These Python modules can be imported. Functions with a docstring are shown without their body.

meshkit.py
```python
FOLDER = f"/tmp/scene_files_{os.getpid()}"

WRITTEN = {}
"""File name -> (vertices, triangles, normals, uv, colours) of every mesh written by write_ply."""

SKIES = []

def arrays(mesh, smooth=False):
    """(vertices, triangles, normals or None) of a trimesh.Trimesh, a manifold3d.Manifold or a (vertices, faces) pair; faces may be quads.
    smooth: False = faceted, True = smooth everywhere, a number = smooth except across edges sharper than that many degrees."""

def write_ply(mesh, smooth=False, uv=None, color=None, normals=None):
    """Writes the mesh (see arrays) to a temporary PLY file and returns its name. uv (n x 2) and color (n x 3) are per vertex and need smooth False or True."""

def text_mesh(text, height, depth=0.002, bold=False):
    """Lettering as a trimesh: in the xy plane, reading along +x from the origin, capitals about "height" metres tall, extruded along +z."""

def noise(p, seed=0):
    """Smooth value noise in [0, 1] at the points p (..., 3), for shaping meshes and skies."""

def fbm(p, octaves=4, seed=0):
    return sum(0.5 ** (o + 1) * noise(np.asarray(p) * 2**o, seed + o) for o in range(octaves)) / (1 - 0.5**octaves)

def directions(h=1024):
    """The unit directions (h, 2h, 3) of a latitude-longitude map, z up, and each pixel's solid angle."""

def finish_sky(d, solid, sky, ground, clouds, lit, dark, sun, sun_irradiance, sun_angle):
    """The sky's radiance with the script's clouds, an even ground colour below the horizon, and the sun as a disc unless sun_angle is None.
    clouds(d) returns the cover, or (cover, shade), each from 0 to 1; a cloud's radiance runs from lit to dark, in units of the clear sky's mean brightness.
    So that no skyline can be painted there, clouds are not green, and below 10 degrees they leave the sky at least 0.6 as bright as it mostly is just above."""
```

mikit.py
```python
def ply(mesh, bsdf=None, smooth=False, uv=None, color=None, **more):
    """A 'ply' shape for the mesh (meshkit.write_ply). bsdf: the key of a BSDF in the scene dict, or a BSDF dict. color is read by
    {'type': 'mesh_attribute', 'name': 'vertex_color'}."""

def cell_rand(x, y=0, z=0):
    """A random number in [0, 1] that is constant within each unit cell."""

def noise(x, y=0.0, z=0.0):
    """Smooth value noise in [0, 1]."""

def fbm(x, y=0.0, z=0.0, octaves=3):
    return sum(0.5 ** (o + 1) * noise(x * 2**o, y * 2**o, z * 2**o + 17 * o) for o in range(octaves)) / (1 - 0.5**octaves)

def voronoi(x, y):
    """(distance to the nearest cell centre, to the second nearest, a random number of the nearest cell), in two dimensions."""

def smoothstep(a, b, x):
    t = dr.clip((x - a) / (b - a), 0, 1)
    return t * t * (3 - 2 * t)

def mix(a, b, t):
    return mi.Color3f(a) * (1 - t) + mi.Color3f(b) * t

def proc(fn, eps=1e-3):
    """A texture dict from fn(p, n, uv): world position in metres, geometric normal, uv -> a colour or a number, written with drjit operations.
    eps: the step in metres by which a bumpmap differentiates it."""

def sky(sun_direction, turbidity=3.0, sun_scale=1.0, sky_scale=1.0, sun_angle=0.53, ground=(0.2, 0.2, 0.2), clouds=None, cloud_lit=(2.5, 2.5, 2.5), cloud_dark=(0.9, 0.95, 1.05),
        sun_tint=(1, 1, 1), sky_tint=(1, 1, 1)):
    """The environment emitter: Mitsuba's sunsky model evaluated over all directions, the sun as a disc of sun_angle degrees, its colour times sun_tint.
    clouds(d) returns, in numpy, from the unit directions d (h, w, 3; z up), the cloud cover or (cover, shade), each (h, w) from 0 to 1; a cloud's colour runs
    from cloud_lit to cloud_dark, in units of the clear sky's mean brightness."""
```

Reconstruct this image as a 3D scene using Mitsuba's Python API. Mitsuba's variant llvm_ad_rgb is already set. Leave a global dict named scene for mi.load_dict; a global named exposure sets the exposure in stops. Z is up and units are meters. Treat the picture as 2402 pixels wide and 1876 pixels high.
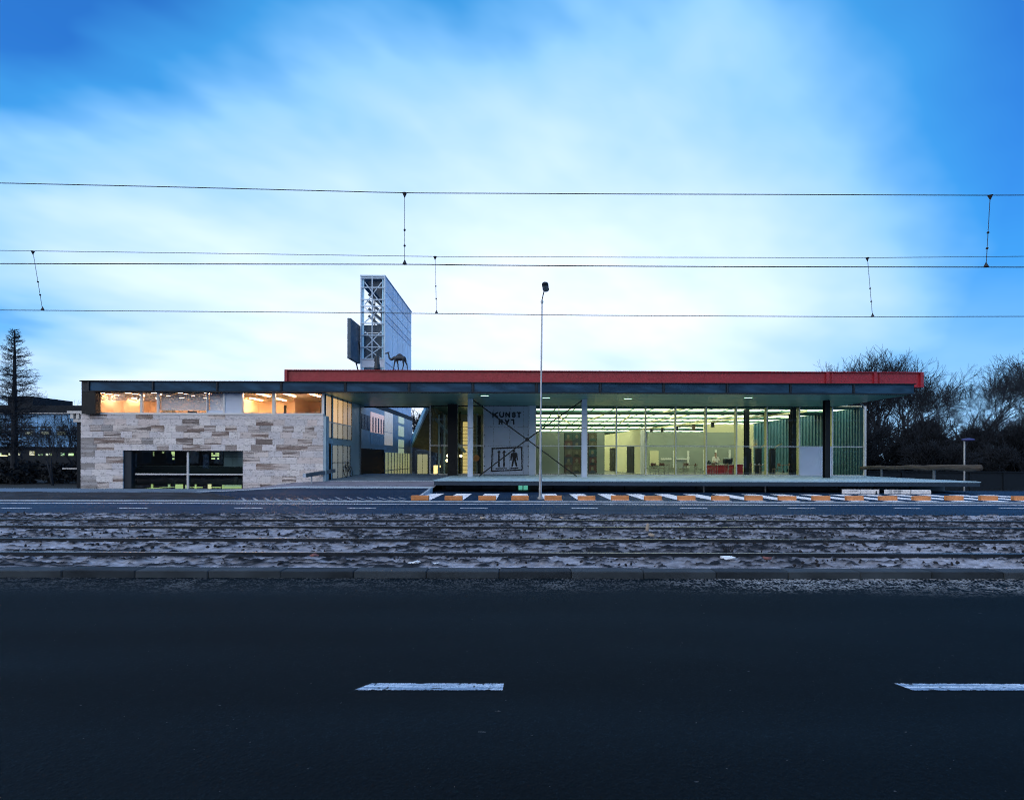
import math, random
import numpy as np, trimesh, mitsuba as mi, drjit as dr, mikit, meshkit, manifold3d as m3
from shapely.geometry import Polygon, box as sbox
from shapely import affinity
from mikit import noise, fbm, smoothstep, mix, cell_rand

T = mi.ScalarTransform4f
scene, labels = {}, {}
exposure = 1.3
# ---------------------------------------------------------------- camera
YAW, ROLL, EYE = 0.006, 0.003, 1.72
fwd = np.array([math.sin(YAW), math.cos(YAW), 0])
right = np.array([math.cos(YAW), -math.sin(YAW), 0])
up = np.array([0, 0, 1.0]) * math.cos(ROLL) - right * math.sin(ROLL)
scene['camera'] = {
    'type': 'perspective', 'fov': 2 * math.degrees(math.atan(1201 / 1300.)), 'fov_axis': 'x',
    'principal_point_offset_x': -24 / 2402., 'principal_point_offset_y': -139 / 1876.,
    'near_clip': 0.05, 'far_clip': 6000.,
    'to_world': T().look_at(origin=[0, 0, EYE], target=[fwd[0], fwd[1], EYE], up=list(up))}

# ---------------------------------------------------------------- sky: dusk, thin bright veil in the west and north, deep blue in the east
def veil(d):
    x, y, z = d[..., 0], d[..., 1], d[..., 2]
    az = np.degrees(np.arctan2(x, y)); el = np.degrees(np.arcsin(np.clip(z, -1, 1)))
    pz = 1 / np.maximum(z + .22, .05); gx, gy = x * pz, y * pz
    r = np.stack([gx * .95 + gy * .30, (gy * .9 - gx * .5) * 1.15, np.zeros_like(gx)], -1)
    n = meshkit.fbm(r * 1.7, 5, 3) - .5
    n2 = meshkit.fbm(np.stack([gx * .5 + 5, gy * .5, gx * 0], -1) * 1.3, 3, 8) - .5
    n3 = meshkit.fbm(r * (4.2, 6.5, 1), 5, 11) - .5
    def glow(a, e, s, k=1.25, wd=9.):
        da = (az - a + 180) % 360 - 180
        q = np.sqrt((da * np.cos(np.radians(.6 * el)))**2 + (k * (el - e))**2)
        return 1 / (1 + np.exp((q - s) / wd))
    w = np.maximum.reduce([.60 * glow(-5, 2, 43, 1.10, 8.5), .95 * glow(-150, 12, 64, .8, 17.), .54 * glow(-66, 0, 36, 2.2, 9.)])
    calm = 1 - .75 * np.exp(-((az - 48) / 24.)**2)
    w = w * 1.04 + calm * (n * .52 + n2 * .30 + n3 * .14) * np.clip(1.05 - .9 * w, 0, 1)
    w = np.maximum(w, .15 + .245 * np.exp(-(np.maximum(el, 0) / 17.)**2) + .06 * n)
    return np.clip(w * 3.1 - .15, 0, 1), np.clip(1.36 - 1.36 * w, 0, 1)

scene['sky'] = mikit.sky((-.8, -.6, .16), turbidity=3, sun_scale=0, sky_scale=1., clouds=veil,
                         cloud_lit=(9.2, 8.7, 8.8), cloud_dark=(.44, 2.65, 5.3), sky_tint=(.03, .56, 3.9))

# ---------------------------------------------------------------- materials
def two(b): return {'type': 'twosided', 'b': b}
def rgb(c): return {'type': 'rgb', 'value': list(c)} if isinstance(c, (tuple, list)) else c
def mat(name, c, rough=.6, metal=0., spec=.5, bump=None, **k):
    b = {'type': 'principled', 'base_color': rgb(c), 'roughness': rough, 'metallic': metal, 'specular': spec, **k}
    if bump is not None:
        b = {'type': 'bumpmap', 'b': b, 'arbitrary': mikit.proc(bump[0]), 'scale': bump[1]}
    scene['m_' + name] = two(b)
def glass(name, tr, rf=1.):
    scene['m_' + name] = {'type': 'thindielectric', 'int_ior': 1.5, 'specular_transmittance': rgb(tr), 'specular_reflectance': rgb((rf, rf, rf))}
def var(c, s=1., a=.25, seed=0.):
    c = tuple(c)
    return mikit.proc(lambda p, n, uv: mi.Color3f(*c) * (1 + a * 2 * (fbm(p.x * s + seed, p.y * s, p.z * s, 4) - .5)))

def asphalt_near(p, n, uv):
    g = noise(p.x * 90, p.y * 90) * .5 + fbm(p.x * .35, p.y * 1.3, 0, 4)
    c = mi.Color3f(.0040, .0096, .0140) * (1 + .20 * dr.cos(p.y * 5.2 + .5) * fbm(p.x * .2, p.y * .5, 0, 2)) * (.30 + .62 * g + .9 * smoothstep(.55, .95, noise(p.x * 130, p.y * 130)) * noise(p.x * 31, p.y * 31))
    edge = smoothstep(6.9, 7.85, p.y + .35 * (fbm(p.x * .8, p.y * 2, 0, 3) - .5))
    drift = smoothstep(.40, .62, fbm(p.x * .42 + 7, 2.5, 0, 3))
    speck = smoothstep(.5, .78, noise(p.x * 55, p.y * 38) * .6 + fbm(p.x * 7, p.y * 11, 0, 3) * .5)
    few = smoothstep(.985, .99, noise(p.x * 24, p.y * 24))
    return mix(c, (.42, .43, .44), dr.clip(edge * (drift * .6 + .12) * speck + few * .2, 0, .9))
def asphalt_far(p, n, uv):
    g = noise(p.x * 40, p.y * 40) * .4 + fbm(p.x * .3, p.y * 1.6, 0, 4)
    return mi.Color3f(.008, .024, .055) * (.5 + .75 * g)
def worn_paint(p, n, uv):
    w = smoothstep(.36, .60, fbm(p.x * 1.6, p.y * 64, 0, 3) * .72 + .28 * noise(p.x * 80, p.y * 80))
    e = smoothstep(.80, .96, noise(p.x * 45, p.y * 45) + .25 * smoothstep(.045, .062, dr.abs(p.y - 4.187)))
    return mix(mix((.58, .68, .78), (.14, .24, .36), w * .9), (.02, .03, .04), e)
def paint_white(p, n, uv):
    w = smoothstep(.5, .75, fbm(p.x * 4, p.y * 4, 0, 4))
    return mix((.80, .80, .82), (.45, .46, .48), w)
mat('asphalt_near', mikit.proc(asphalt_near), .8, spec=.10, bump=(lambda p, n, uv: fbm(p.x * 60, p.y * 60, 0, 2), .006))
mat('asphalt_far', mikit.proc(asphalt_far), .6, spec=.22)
mat('worn_paint', mikit.proc(worn_paint), .7)
mat('paint_faint', (.26, .29, .33), .7)
mat('house_wall', var((.16, .12, .10), 1., .3), .8)
mat('paint_white', mikit.proc(paint_white), .6)
mat('kerb', var((.045, .058, .07), 3., .5), .9, spec=.2)
mat('kerb_dark', var((.03, .04, .05), 3., .6, 4.), .9, spec=.2)
mat('paving', var((.14, .145, .19), 2., .35), .85)
mat('paving_blue', var((.09, .135, .19), 1.5, .3), .7)
mat('kerb_light', var((.30, .36, .42), 2.5, .3), .8)
mat('ground', var((.012, .016, .018), .5, .6), .95)
mat('verge', var((.016, .02, .026), 2., .8), .95)
scene['m_bed'] = two({'type': 'principled', 'base_color': {'type': 'mesh_attribute', 'name': 'vertex_color'}, 'roughness': .95, 'specular': .2})
mat('soil', var((.016, .017, .02), 6., .6), .95)
mat('rail', var((.022, .028, .036), 5., .4), .35, metal=.2)
mat('rail_top', var((.30, .33, .38), 5., .3), .25, metal=.9)

def strata(seed, dark, light, k, amt):
    def f(p, n, uv):
        h = p.z + .035 * (fbm(p.x * 2.2 + seed, p.z * 5, 0, 3) - .5) + .012 * noise(p.x * 9, p.z * 9)
        s = fbm(p.x * .55 + seed, h * k, seed, 4)
        s = smoothstep(.40, .62, s) * .85 + .15 * noise(p.x * 40, p.z * 90)
        fine = smoothstep(.62, .75, fbm(p.x * 6 + seed, h * k * 3, 0, 3))
        c = mix(light, dark, s * amt)
        return c * (1 - .4 * fine) * (.9 + .2 * noise(p.x * 1.3 + seed, p.z * 2.9))
    return mikit.proc(f)
def travertine(seed, c):
    def f(p, n, uv):
        h = p.z + .02 * (fbm(p.x * 2.5 + seed, p.z * 4, 0, 3) - .5)
        pit = smoothstep(.60, .74, fbm(p.x * 9 + seed, h * 26, 0, 3))
        band = fbm(p.x * .8 + seed, h * 9, 0, 3)
        return mi.Color3f(*c) * (.84 + .32 * band) * (1 - .38 * pit)
    return mikit.proc(f)
for i, s in enumerate((0., 13.7, 31.3)):
    mat('stone_light%d' % i, travertine(s, ((.66, .63, .64), (.60, .585, .605), (.70, .67, .665))[i]), .8)
for i, s in enumerate((3.1, 17.9)):
    mat('stone_pink%d' % i, travertine(s, ((.68, .60, .575), (.61, .55, .53))[i]), .8)
    mat('stone_muted%d' % i, strata(s + 2, (.22, .20, .19), (.42, .41, .42), 8., .8), .8)
    mat('stone_thin%d' % i, strata(s + 5, (.24, .19, .17), (.61, .57, .56), 19., .85), .8)
for i, s in enumerate((1.3, 7.7, 23.1)):
    mat('stone_striped%d' % i, strata(s, ((.16, .11, .092), (.19, .13, .105), (.13, .10, .092))[i], (.70, .64, .61), 8., 1.), .8)
mat('joint', (.12, .115, .12), .9)

def blackened(p, n, uv):
    a = fbm(p.x * .8 + p.z * 1.2, p.z * 2.5, p.y, 4)
    return mix((.010, .040, .078), (.024, .080, .150), smoothstep(.35, .7, a))
mat('fascia', mikit.proc(blackened), .5, metal=.0, spec=.16)
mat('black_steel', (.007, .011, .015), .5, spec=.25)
mat('dark_frame', (.014, .024, .036), .5, spec=.3)
mat('red_steel', mikit.proc(lambda p, n, uv: mi.Color3f(.27, .012, .026) * (.72 + .5 * fbm(p.x * .5, p.y, p.z * .7, 4) + .12 * noise(p.x * 14, 0, p.z * 1.5))), .42)
mat('red_lip', (.42, .12, .12), .45)
mat('white_steel', var((.48, .58, .72), 1.2, .12), .45)
mat('galv', var((.45, .47, .49), 4., .3), .42, metal=.55)
mat('frame', (.60, .63, .66), .4, metal=.3)
mat('frame_yellow', (.42, .42, .20), .5)
def soffit_c(p, n, uv):
    return mi.Color3f(.10, .25, .235) * (.8 + .4 * fbm(p.x * .5, p.y * 3, 0, 3))
mat('soffit', mikit.proc(soffit_c), .34, metal=.35, bump=(lambda p, n, uv: .5 + .5 * dr.sin(p.y * 31.), .006))
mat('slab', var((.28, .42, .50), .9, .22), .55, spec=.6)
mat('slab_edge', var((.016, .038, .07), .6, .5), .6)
mat('panel_grey', var((.34, .42, .54), .8, .16), .5)
mat('panel_white', var((.54, .62, .76), .8, .1), .5)
mat('poly', var((.27, .40, .48), .4, .35), .45)
mat('poly_dark', var((.09, .115, .14), .5, .4), .5)
mat('concrete', var((.26, .26, .25), 1., .3), .8)
mat('roof_felt', (.06, .06, .065), .9)
mat('tower_skin', var((.18, .46, .72), .35, .3), .4)
mat('tower_skin2', var((.32, .62, .86), .35, .25), .4)
mat('tower_dark', var((.045, .09, .14), .4, .4), .5)
mat('tower_steel', var((.38, .53, .70), 1.5, .2), .4, metal=.2)
mat('plaster_orange', var((.88, .67, .50), .6, .12), .8)
mat('ceiling_cream', (.72, .62, .46), .8)
mat('wall_cream', var((.70, .68, .45), .4, .12), .75)
mat('wall_grey', var((.26, .31, .27), .5, .25), .7)
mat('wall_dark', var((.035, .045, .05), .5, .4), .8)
mat('floor_hall', (.10, .11, .10), .4)
mat('plank', mikit.proc(lambda p, n, uv: mi.Color3f(.16, .145, .095) * (.6 + .8 * fbm(p.x * 2, p.y * .4, p.z * 6, 3))), .6)
mat('white_wall', (.72, .74, .72), .7)
mat('red_counter', (.30, .02, .03), .4)
mat('chair_steel', (.35, .34, .30), .4, metal=.6)
mat('chair_wood', (.12, .06, .04), .5)
mat('blind', (.62, .66, .72), .5)
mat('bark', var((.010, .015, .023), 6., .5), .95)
mat('bark_log', mikit.proc(lambda p, n, uv: mi.Color3f(.085, .075, .065) * (.25 + 1.2 * fbm(p.x * 14, p.y * 2.2, p.z * 14, 4))), .9,
    bump=(lambda p, n, uv: fbm(p.x * 16, p.y * 3, p.z * 16, 3), .05))
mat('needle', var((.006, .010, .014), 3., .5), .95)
mat('statue', var((.020, .032, .048), 5., .4), .5)
mat('orange_block', var((.62, .25, .09), 5., .34), .7)
mat('bg_blue_lit', var((.20, .46, .80), .3, .15), .6)  # white facade, with the blue dusk light mixed into its base colour
mat('bg_dark', (.008, .014, .022), .7, spec=.2)
mat('bg_pale', (.55, .57, .58), .7)
mat('rubber', (.015, .015, .016), .7)
mat('bike_grey', (.30, .33, .36), .4, metal=.5)
mat('paper', (.75, .78, .80), .8)
mat('litter_tan', (.36, .30, .24), .8)
mat('litter_red', (.20, .08, .07), .8)
mat('skin', (.42, .26, .19), .6)
mat('shirt', (.70, .70, .66), .8)
mat('hair', (.03, .02, .015), .6)
mat('wire', (.02, .022, .026), .6)
mat('lamp_glass', (.10, .14, .18), .25)
mat('lamp_violet', (.06, .065, .20), .5)
mat('brass', (.55, .40, .14), .35, metal=.8)
glass('glass_hall', (.84, .92, .83), .75)
glass('glass_clear', (.93, .95, .95), .9)
glass('glass_dark', (.55, .72, .76), .8)
mat('teal_wall', var((.03, .11, .16), .5, .3), .5)

# ---------------------------------------------------------------- builders
used = {}
def key(name):
    n = used.get(name, 0); used[name] = n + 1
    return name if n == 0 else '%s_%03d' % (name, n)
def add(name, mesh, m, parent=None, smooth=False, emit=None, kind=None, label=None, **more):
    k = key((parent + '__' if parent else '') + name)
    e = {'emitter': {'type': 'area', 'radiance': rgb(emit)}} if emit is not None else {}
    scene[k] = mikit.ply(mesh, 'm_' + m, smooth=smooth, **e, **more)
    if kind: labels[k] = {'kind': kind}
    if label: labels.setdefault(k, {})['label'] = label
    return k
def thing(name, label, cat, group=None):
    k = key(name); labels[k] = {'label': label, 'category': cat}
    if group: labels[k]['group'] = group
    return k
def tag(k, label, cat=None, group=None, kind=None):
    d = labels.setdefault(k, {}); d['label'] = label
    if cat: d['category'] = cat
    if group: d['group'] = group
    if kind: d['kind'] = kind
    return k
def B(x0, x1, y0, y1, z0, z1):
    x0, x1 = sorted((x0, x1)); y0, y1 = sorted((y0, y1)); z0, z1 = sorted((z0, z1))
    m = trimesh.creation.box((x1 - x0, y1 - y0, z1 - z0)); m.apply_translation(((x0 + x1) / 2, (y0 + y1) / 2, (z0 + z1) / 2)); return m
def BB(x0, x1, y0, y1, z0, z1, b=.01):
    "box with bevelled edges"
    pts = []
    for i, x in enumerate((x0, x1)):
        for j, y in enumerate((y0, y1)):
            for k, z in enumerate((z0, z1)):
                sx, sy, sz = b * (1 - 2 * i), b * (1 - 2 * j), b * (1 - 2 * k)
                pts += [(x + sx, y + sy, z), (x + sx, y, z + sz), (x, y + sy, z + sz)]
    return trimesh.convex.convex_hull(np.array(pts))
def J(*ms):
    out = []
    for m in ms: out += list(m) if isinstance(m, (list, tuple)) else [m]
    return trimesh.util.concatenate(out)
def frame3(d):
    d = d / np.linalg.norm(d); a = np.cross(d, [0, 0, 1] if abs(d[2]) < .9 else [1, 0, 0]); a /= np.linalg.norm(a)
    return a, np.cross(d, a)
def bar(p, q, w, h=None):
    "rectangular bar from p to q"
    p, q = np.array(p, float), np.array(q, float); h = h or w
    a, b = frame3(q - p); a, b = a * w / 2, b * h / 2
    v = np.array([p - a - b, p + a - b, p + a + b, p - a + b, q - a - b, q + a - b, q + a + b, q - a + b])
    m = trimesh.Trimesh(v, [[0, 1, 2], [0, 2, 3], [4, 6, 5], [4, 7, 6], [0, 4, 5], [0, 5, 1], [1, 5, 6], [1, 6, 2], [2, 6, 7], [2, 7, 3], [3, 7, 4], [3, 4, 0]], process=False)
    m.fix_normals(); return m
def tube(pts, r, n=8, cap=True):
    pts = np.array(pts, float); r = np.broadcast_to(r, (len(pts),))
    d = np.gradient(pts, axis=0); ang = np.arange(n) * 2 * np.pi / n; v = []
    for p, t, q in zip(pts, d, r):
        a, b = frame3(t); v.append(p + q * (np.cos(ang)[:, None] * a + np.sin(ang)[:, None] * b))
    v = np.vstack(v); f = []
    for i in range(len(pts) - 1):
        for j in range(n):
            k = (j + 1) % n; f += [[i * n + j, i * n + k, (i + 1) * n + k], [i * n + j, (i + 1) * n + k, (i + 1) * n + j]]
    if cap:
        c0, c1 = len(v), len(v) + 1; v = np.vstack([v, pts[0], pts[-1]]); e = (len(pts) - 1) * n
        for j in range(n):
            k = (j + 1) % n; f += [[c0, k, j], [c1, e + j, e + k]]
    m = trimesh.Trimesh(v, f, process=False); m.fix_normals(); return m
def ball(c, r, s=2, sc=(1, 1, 1)):
    m = trimesh.creation.icosphere(s, r); m.apply_scale(sc); m.apply_translation(c); return m
def cyl(c, r, h, n=16):
    m = trimesh.creation.cylinder(r, h, n); m.apply_translation(c); return m
def quad(pts):
    return trimesh.Trimesh(np.array(pts, float), [[0, 1, 2], [0, 2, 3]], process=False)
def ground_quad(x0, x1, y0, y1, z):
    return quad([(x0, y0, z), (x1, y0, z), (x1, y1, z), (x0, y1, z)])
def grid(xs, ys, zf):
    X, Y = np.meshgrid(xs, ys); Z = zf(X, Y); nx, ny = len(xs), len(ys)
    i = (np.arange(ny - 1)[:, None] * nx + np.arange(nx - 1)).ravel()
    return trimesh.Trimesh(np.stack([X, Y, Z], -1).reshape(-1, 3), np.vstack([np.stack([i, i + 1, i + nx + 1], 1), np.stack([i, i + nx + 1, i + nx], 1)]), process=False)
def facing(poly, t):
    "a flat shape drawn in x (right) and z (up), thickness t towards the viewer (-y) from y=0"
    ms = [trimesh.creation.extrude_polygon(g, t, engine='earcut') for g in getattr(poly, 'geoms', [poly])]
    m = J(ms); m.apply_transform([[1, 0, 0, 0], [0, 0, -1, 0], [0, 1, 0, 0], [0, 0, 0, 1]]); return m
def at(m, x, y, z): m = m.copy(); m.apply_translation((x, y, z)); return m

# ================================================================ SETTING
add('ground', ground_quad(-2500, 2500, -2500, 2500, -.42), 'ground', kind='structure')
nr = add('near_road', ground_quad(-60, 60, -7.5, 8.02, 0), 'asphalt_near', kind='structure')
for x0, x1, sk in ((-1.17, -.11, .05), (2.965, 4.03, -.07), (-5.35, -4.26, .04), (7.05, 8.1, .03)):
    add('lane_dash', quad([(x0 - (sk if sk > 0 else -sk * .2), 4.125, .004), (x1 - .006, 4.125, .004), (x1, 4.245, .004), (x0 + max(sk, 0) + min(sk, 0), 4.25, .004)]), 'worn_paint', nr)
kb = 'kerb'; labels[kb] = {'kind': 'structure'}
random.seed(5)
for i in range(-14, 15):
    x = -.283 + 1.05 * i; e = random.uniform(-.006, .006)
    add('kerb_stone', BB(x + .004, x + 1.046, 8.02 + e, 8.30 + e, -.1, .1 + e * .6, .012), 'kerb' if i % 3 else 'kerb_dark', kb)

# tram bed: raked sand with clods of turned soil
xs = np.concatenate([np.linspace(-45, -20, 60)[:-1], np.arange(-20, 20, .048), np.linspace(20, 45, 60)])
ys = np.arange(8.305, 17.05, .036)
RAILS = (9.53, 11.18, 13.22, 14.68)
def bed(X, Y):
    P = np.stack([X, Y, 0 * X], -1)
    big = meshkit.fbm(P * (.55, .9, 1), 3, 4)
    n = meshkit.fbm(P * (3.6, 7.5, 1), 5, 1); f = meshkit.fbm(P * (11, 16, 1), 2, 2)
    c = np.clip((n * .62 + big * .20 + .42 * f - .646) / .08, 0, 1)
    wave = .022 * np.sin((Y + .35 * X * .25) * 21 + 7 * meshkit.fbm(P * .9, 2, 6))
    z = .055 + .02 * (big - .5) + wave * .5 + .012 * (f - .5) + c * (.008 + .075 * np.clip(f - .28, 0, 1))
    for r in RAILS:
        t = np.clip((np.abs(Y - r) - .04) / .16, 0, 1); z = z * t + (1 - t) * .052
        gr = np.exp(-((Y - r + .06) / .03)**2); z = z - .03 * gr
    e = np.clip((Y - 8.3) / .35, 0, 1); z = z * e + .085 * (1 - e)
    e = np.clip((17.0 - Y) / .4, 0, 1); z = z * e + .02 * (1 - e)
    bed.c, bed.f = c, f
    return z
m = grid(xs, ys, bed)
c, f = bed.c.ravel()[:, None], bed.f.ravel()[:, None]
rng = np.random.default_rng(3)
sand = np.array([.28, .285, .32]) * (.42 + 1.15 * f); soil = np.array([.014, .017, .022]) * (.5 + f)
damp = meshkit.fbm(m.vertices * (.25, .5, 1), 3, 12)[:, None]
sand = sand * (1 - .5 * np.clip((damp - .5) * 4, 0, 1))
col = sand * (1 - c) + soil * c
add('tram_bed', m, 'bed', smooth=True, color=np.clip(col * (1 + .12 * rng.standard_normal((len(col), 1))), .01, .8), kind='structure')
# loose crumbs of soil
crumbs = []
ico = trimesh.creation.icosphere(0, 1.)
iv, jf = np.array(ico.vertices), np.array(ico.faces)
V, Fc = [], []
n = 0
while n < 3000:
    x, y = rng.uniform(-17, 17), rng.uniform(8.5, 16.9)
    if abs(x) > y * 1.02 + .5: continue
    q = meshkit.fbm(np.array([[x * 3.6, y * 7.5, 0]]), 5, 1)[0]
    if q < rng.uniform(.42, .62): continue
    if min(abs(y - r) for r in RAILS) < .09: continue
    s = min(rng.gamma(2., .007) + .006, .035 if y < 14 else .02)
    V.append(iv * s * rng.uniform(.6, 1.3, 3) * (1 + .35 * rng.standard_normal((len(iv), 1))) + (x, y, .075 + s * .3)); Fc.append(jf + len(iv) * n); n += 1
tag(add('soil_crumbs', (np.vstack(V), np.vstack(Fc)), 'soil'), 'loose dark crumbs of turned soil strewn over the sandy tram bed', 'soil', kind='stuff')

RL = ['nearest tram rail, beside the kerb of the dark near road', 'second tram rail from the near road', 'third tram rail from the near road', 'farthest tram rail, close to the road below the museum']
for r, l in zip(RAILS, RL):
    prof = Polygon([(-.035, -.05), (.035, -.05), (.035, .0), (.03, .008), (-.03, .008), (-.035, .0)])
    k = thing('tram_rail', 'steel ' + l, 'tram rail', 'tram rails in the sandy bed')
    add('head', B(-45, 45, r - .034, r + .034, .05, .112), 'rail', k)
    add('running_band', B(-45, 45, r - .026, r + .034, .112, .1145), 'rail_top', k)
    add('web', B(-45, 45, r - .012, r + .012, -.02, .05), 'rail', k)
    add('foot', B(-45, 45, r - .07, r + .07, -.035, -.02), 'rail', k)

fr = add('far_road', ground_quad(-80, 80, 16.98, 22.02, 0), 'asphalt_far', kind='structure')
for i in range(-7, 9):
    x = -1.56 + 3.87 * i; y = 19.37 + .027 * x
    add('lane_dash', ground_quad(x - .48, x + .48, y - .08, y + .08, .004), 'paint_white', fr)
add('edge_line', ground_quad(-80, 80, 21.08, 21.28, .004), 'paint_white', fr)
add('road_kerb', B(-80, 80, 22.02, 22.26, -.1, .045), 'kerb_light', kind='structure')
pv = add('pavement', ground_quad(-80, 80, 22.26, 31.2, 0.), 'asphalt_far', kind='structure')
add('sidewalk', ground_quad(-80, -11.6, 27.4, 31.2, .012), 'paving_blue', kind='structure')
vx = np.linspace(-70, -11.0, 240); vy = np.linspace(22.5, 27.3, 34)
def vz(X, Y):
    e = np.clip((-11.2 - .35 * (Y - 22.5) - X) / 3., 0, 1) * np.clip((27.3 - Y) / .5, 0, 1) * np.clip((Y - 22.5) / .5, 0, 1)
    return -.02 + e * (.05 + .10 * meshkit.fbm(np.stack([X * 2, Y * 3, 0 * X], -1), 3, 5))
add('verge', grid(vx, vy, vz), 'verge', smooth=True, kind='structure')
for i in range(15):
    x = -12.0 + .47 * i + .02 * (i % 3)
    far = 24.0 if i < 8 else 23.7
    add('hatch_stripe', quad([(x + .9, 22.5, .006), (x + 1.0, 22.5, .006), (x + .11, far, .006), (x, far, .006)]), 'paint_faint', pv)
for i in range(8):
    x = -8.2 + .47 * i
    add('hatch_stripe', quad([(x + .5, 23.75, .007), (x + .6, 23.75, .007), (x + .1, 24.7, .007), (x, 24.7, .007)]), 'paint_faint', pv)
for k in range(20):
    x = -4.46 + 1.372 * k + .0036 * k * k
    add('crossing_stripe', ground_quad(x, x + .75, 23.12, 27.6, .005), 'paint_white', pv)

# ramp up to the passage
def sst(a, b, x):
    t = np.clip((x - a) / (b - a), 0, 1); return t * t * (3 - 2 * t)
def ramp_z(X, Y):
    p = np.interp(Y, [25.0, 25.6, 28.3, 29.0, 31.3, 35, 38, 40.7, 46, 58], [.0, .02, .19, .25, .47, .58, .633, .633, .1, -2.2])
    return .008 + p * np.where(Y < 31.2, sst(-16.2, -11.2, X), 1.)
def ramp_strip(name, m, y0, y1, lift=0., x0=-16.6, x1=-4.42, parent=None):
    g = grid(np.linspace(x0, x1, 50), np.linspace(y0, y1, max(3, int((y1 - y0) * 3))), lambda X, Y: ramp_z(X, Y) + lift)
    return add(name, g, m, parent, smooth=True, kind=None if parent else 'structure')
rp = ramp_strip('ramp', 'asphalt_far', 25.0, 28.45)
ramp_strip('kerb_band', 'kerb_light', 28.45, 29.1, .006, parent=rp)
ramp_strip('paving', 'paving', 29.1, 31.15, parent=rp)
ramp_strip('floor', 'paving_blue', 31.15, 40.8, x0=-10.93, x1=-2.0, parent=rp)
ramp_strip('threshold', 'kerb_light', 31.15, 31.42, .006, x0=-10.93, parent=rp)
ramp_strip('descent', 'paving_blue', 40.8, 58, x0=-10.93, x1=-2., parent=rp)
ys_ = np.linspace(25, 28.5, 20); zz = ramp_z(np.full(20, -4.42), ys_)
add('side_wall', J([quad([(-4.42, a, -.05), (-4.42, b, -.05), (-4.42, b, q + .02), (-4.42, a, p + .02)]) for a, b, p, q in zip(ys_[:-1], ys_[1:], zz[:-1], zz[1:])]), 'kerb_light', rp)
add('edge_kerb', J([bar((-4.47, a, p + .03), (-4.47, b, q + .03), .09, .07) for a, b, p, q in zip(ys_[:-1], ys_[1:], zz[:-1], zz[1:])]), 'kerb_light', rp)
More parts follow.
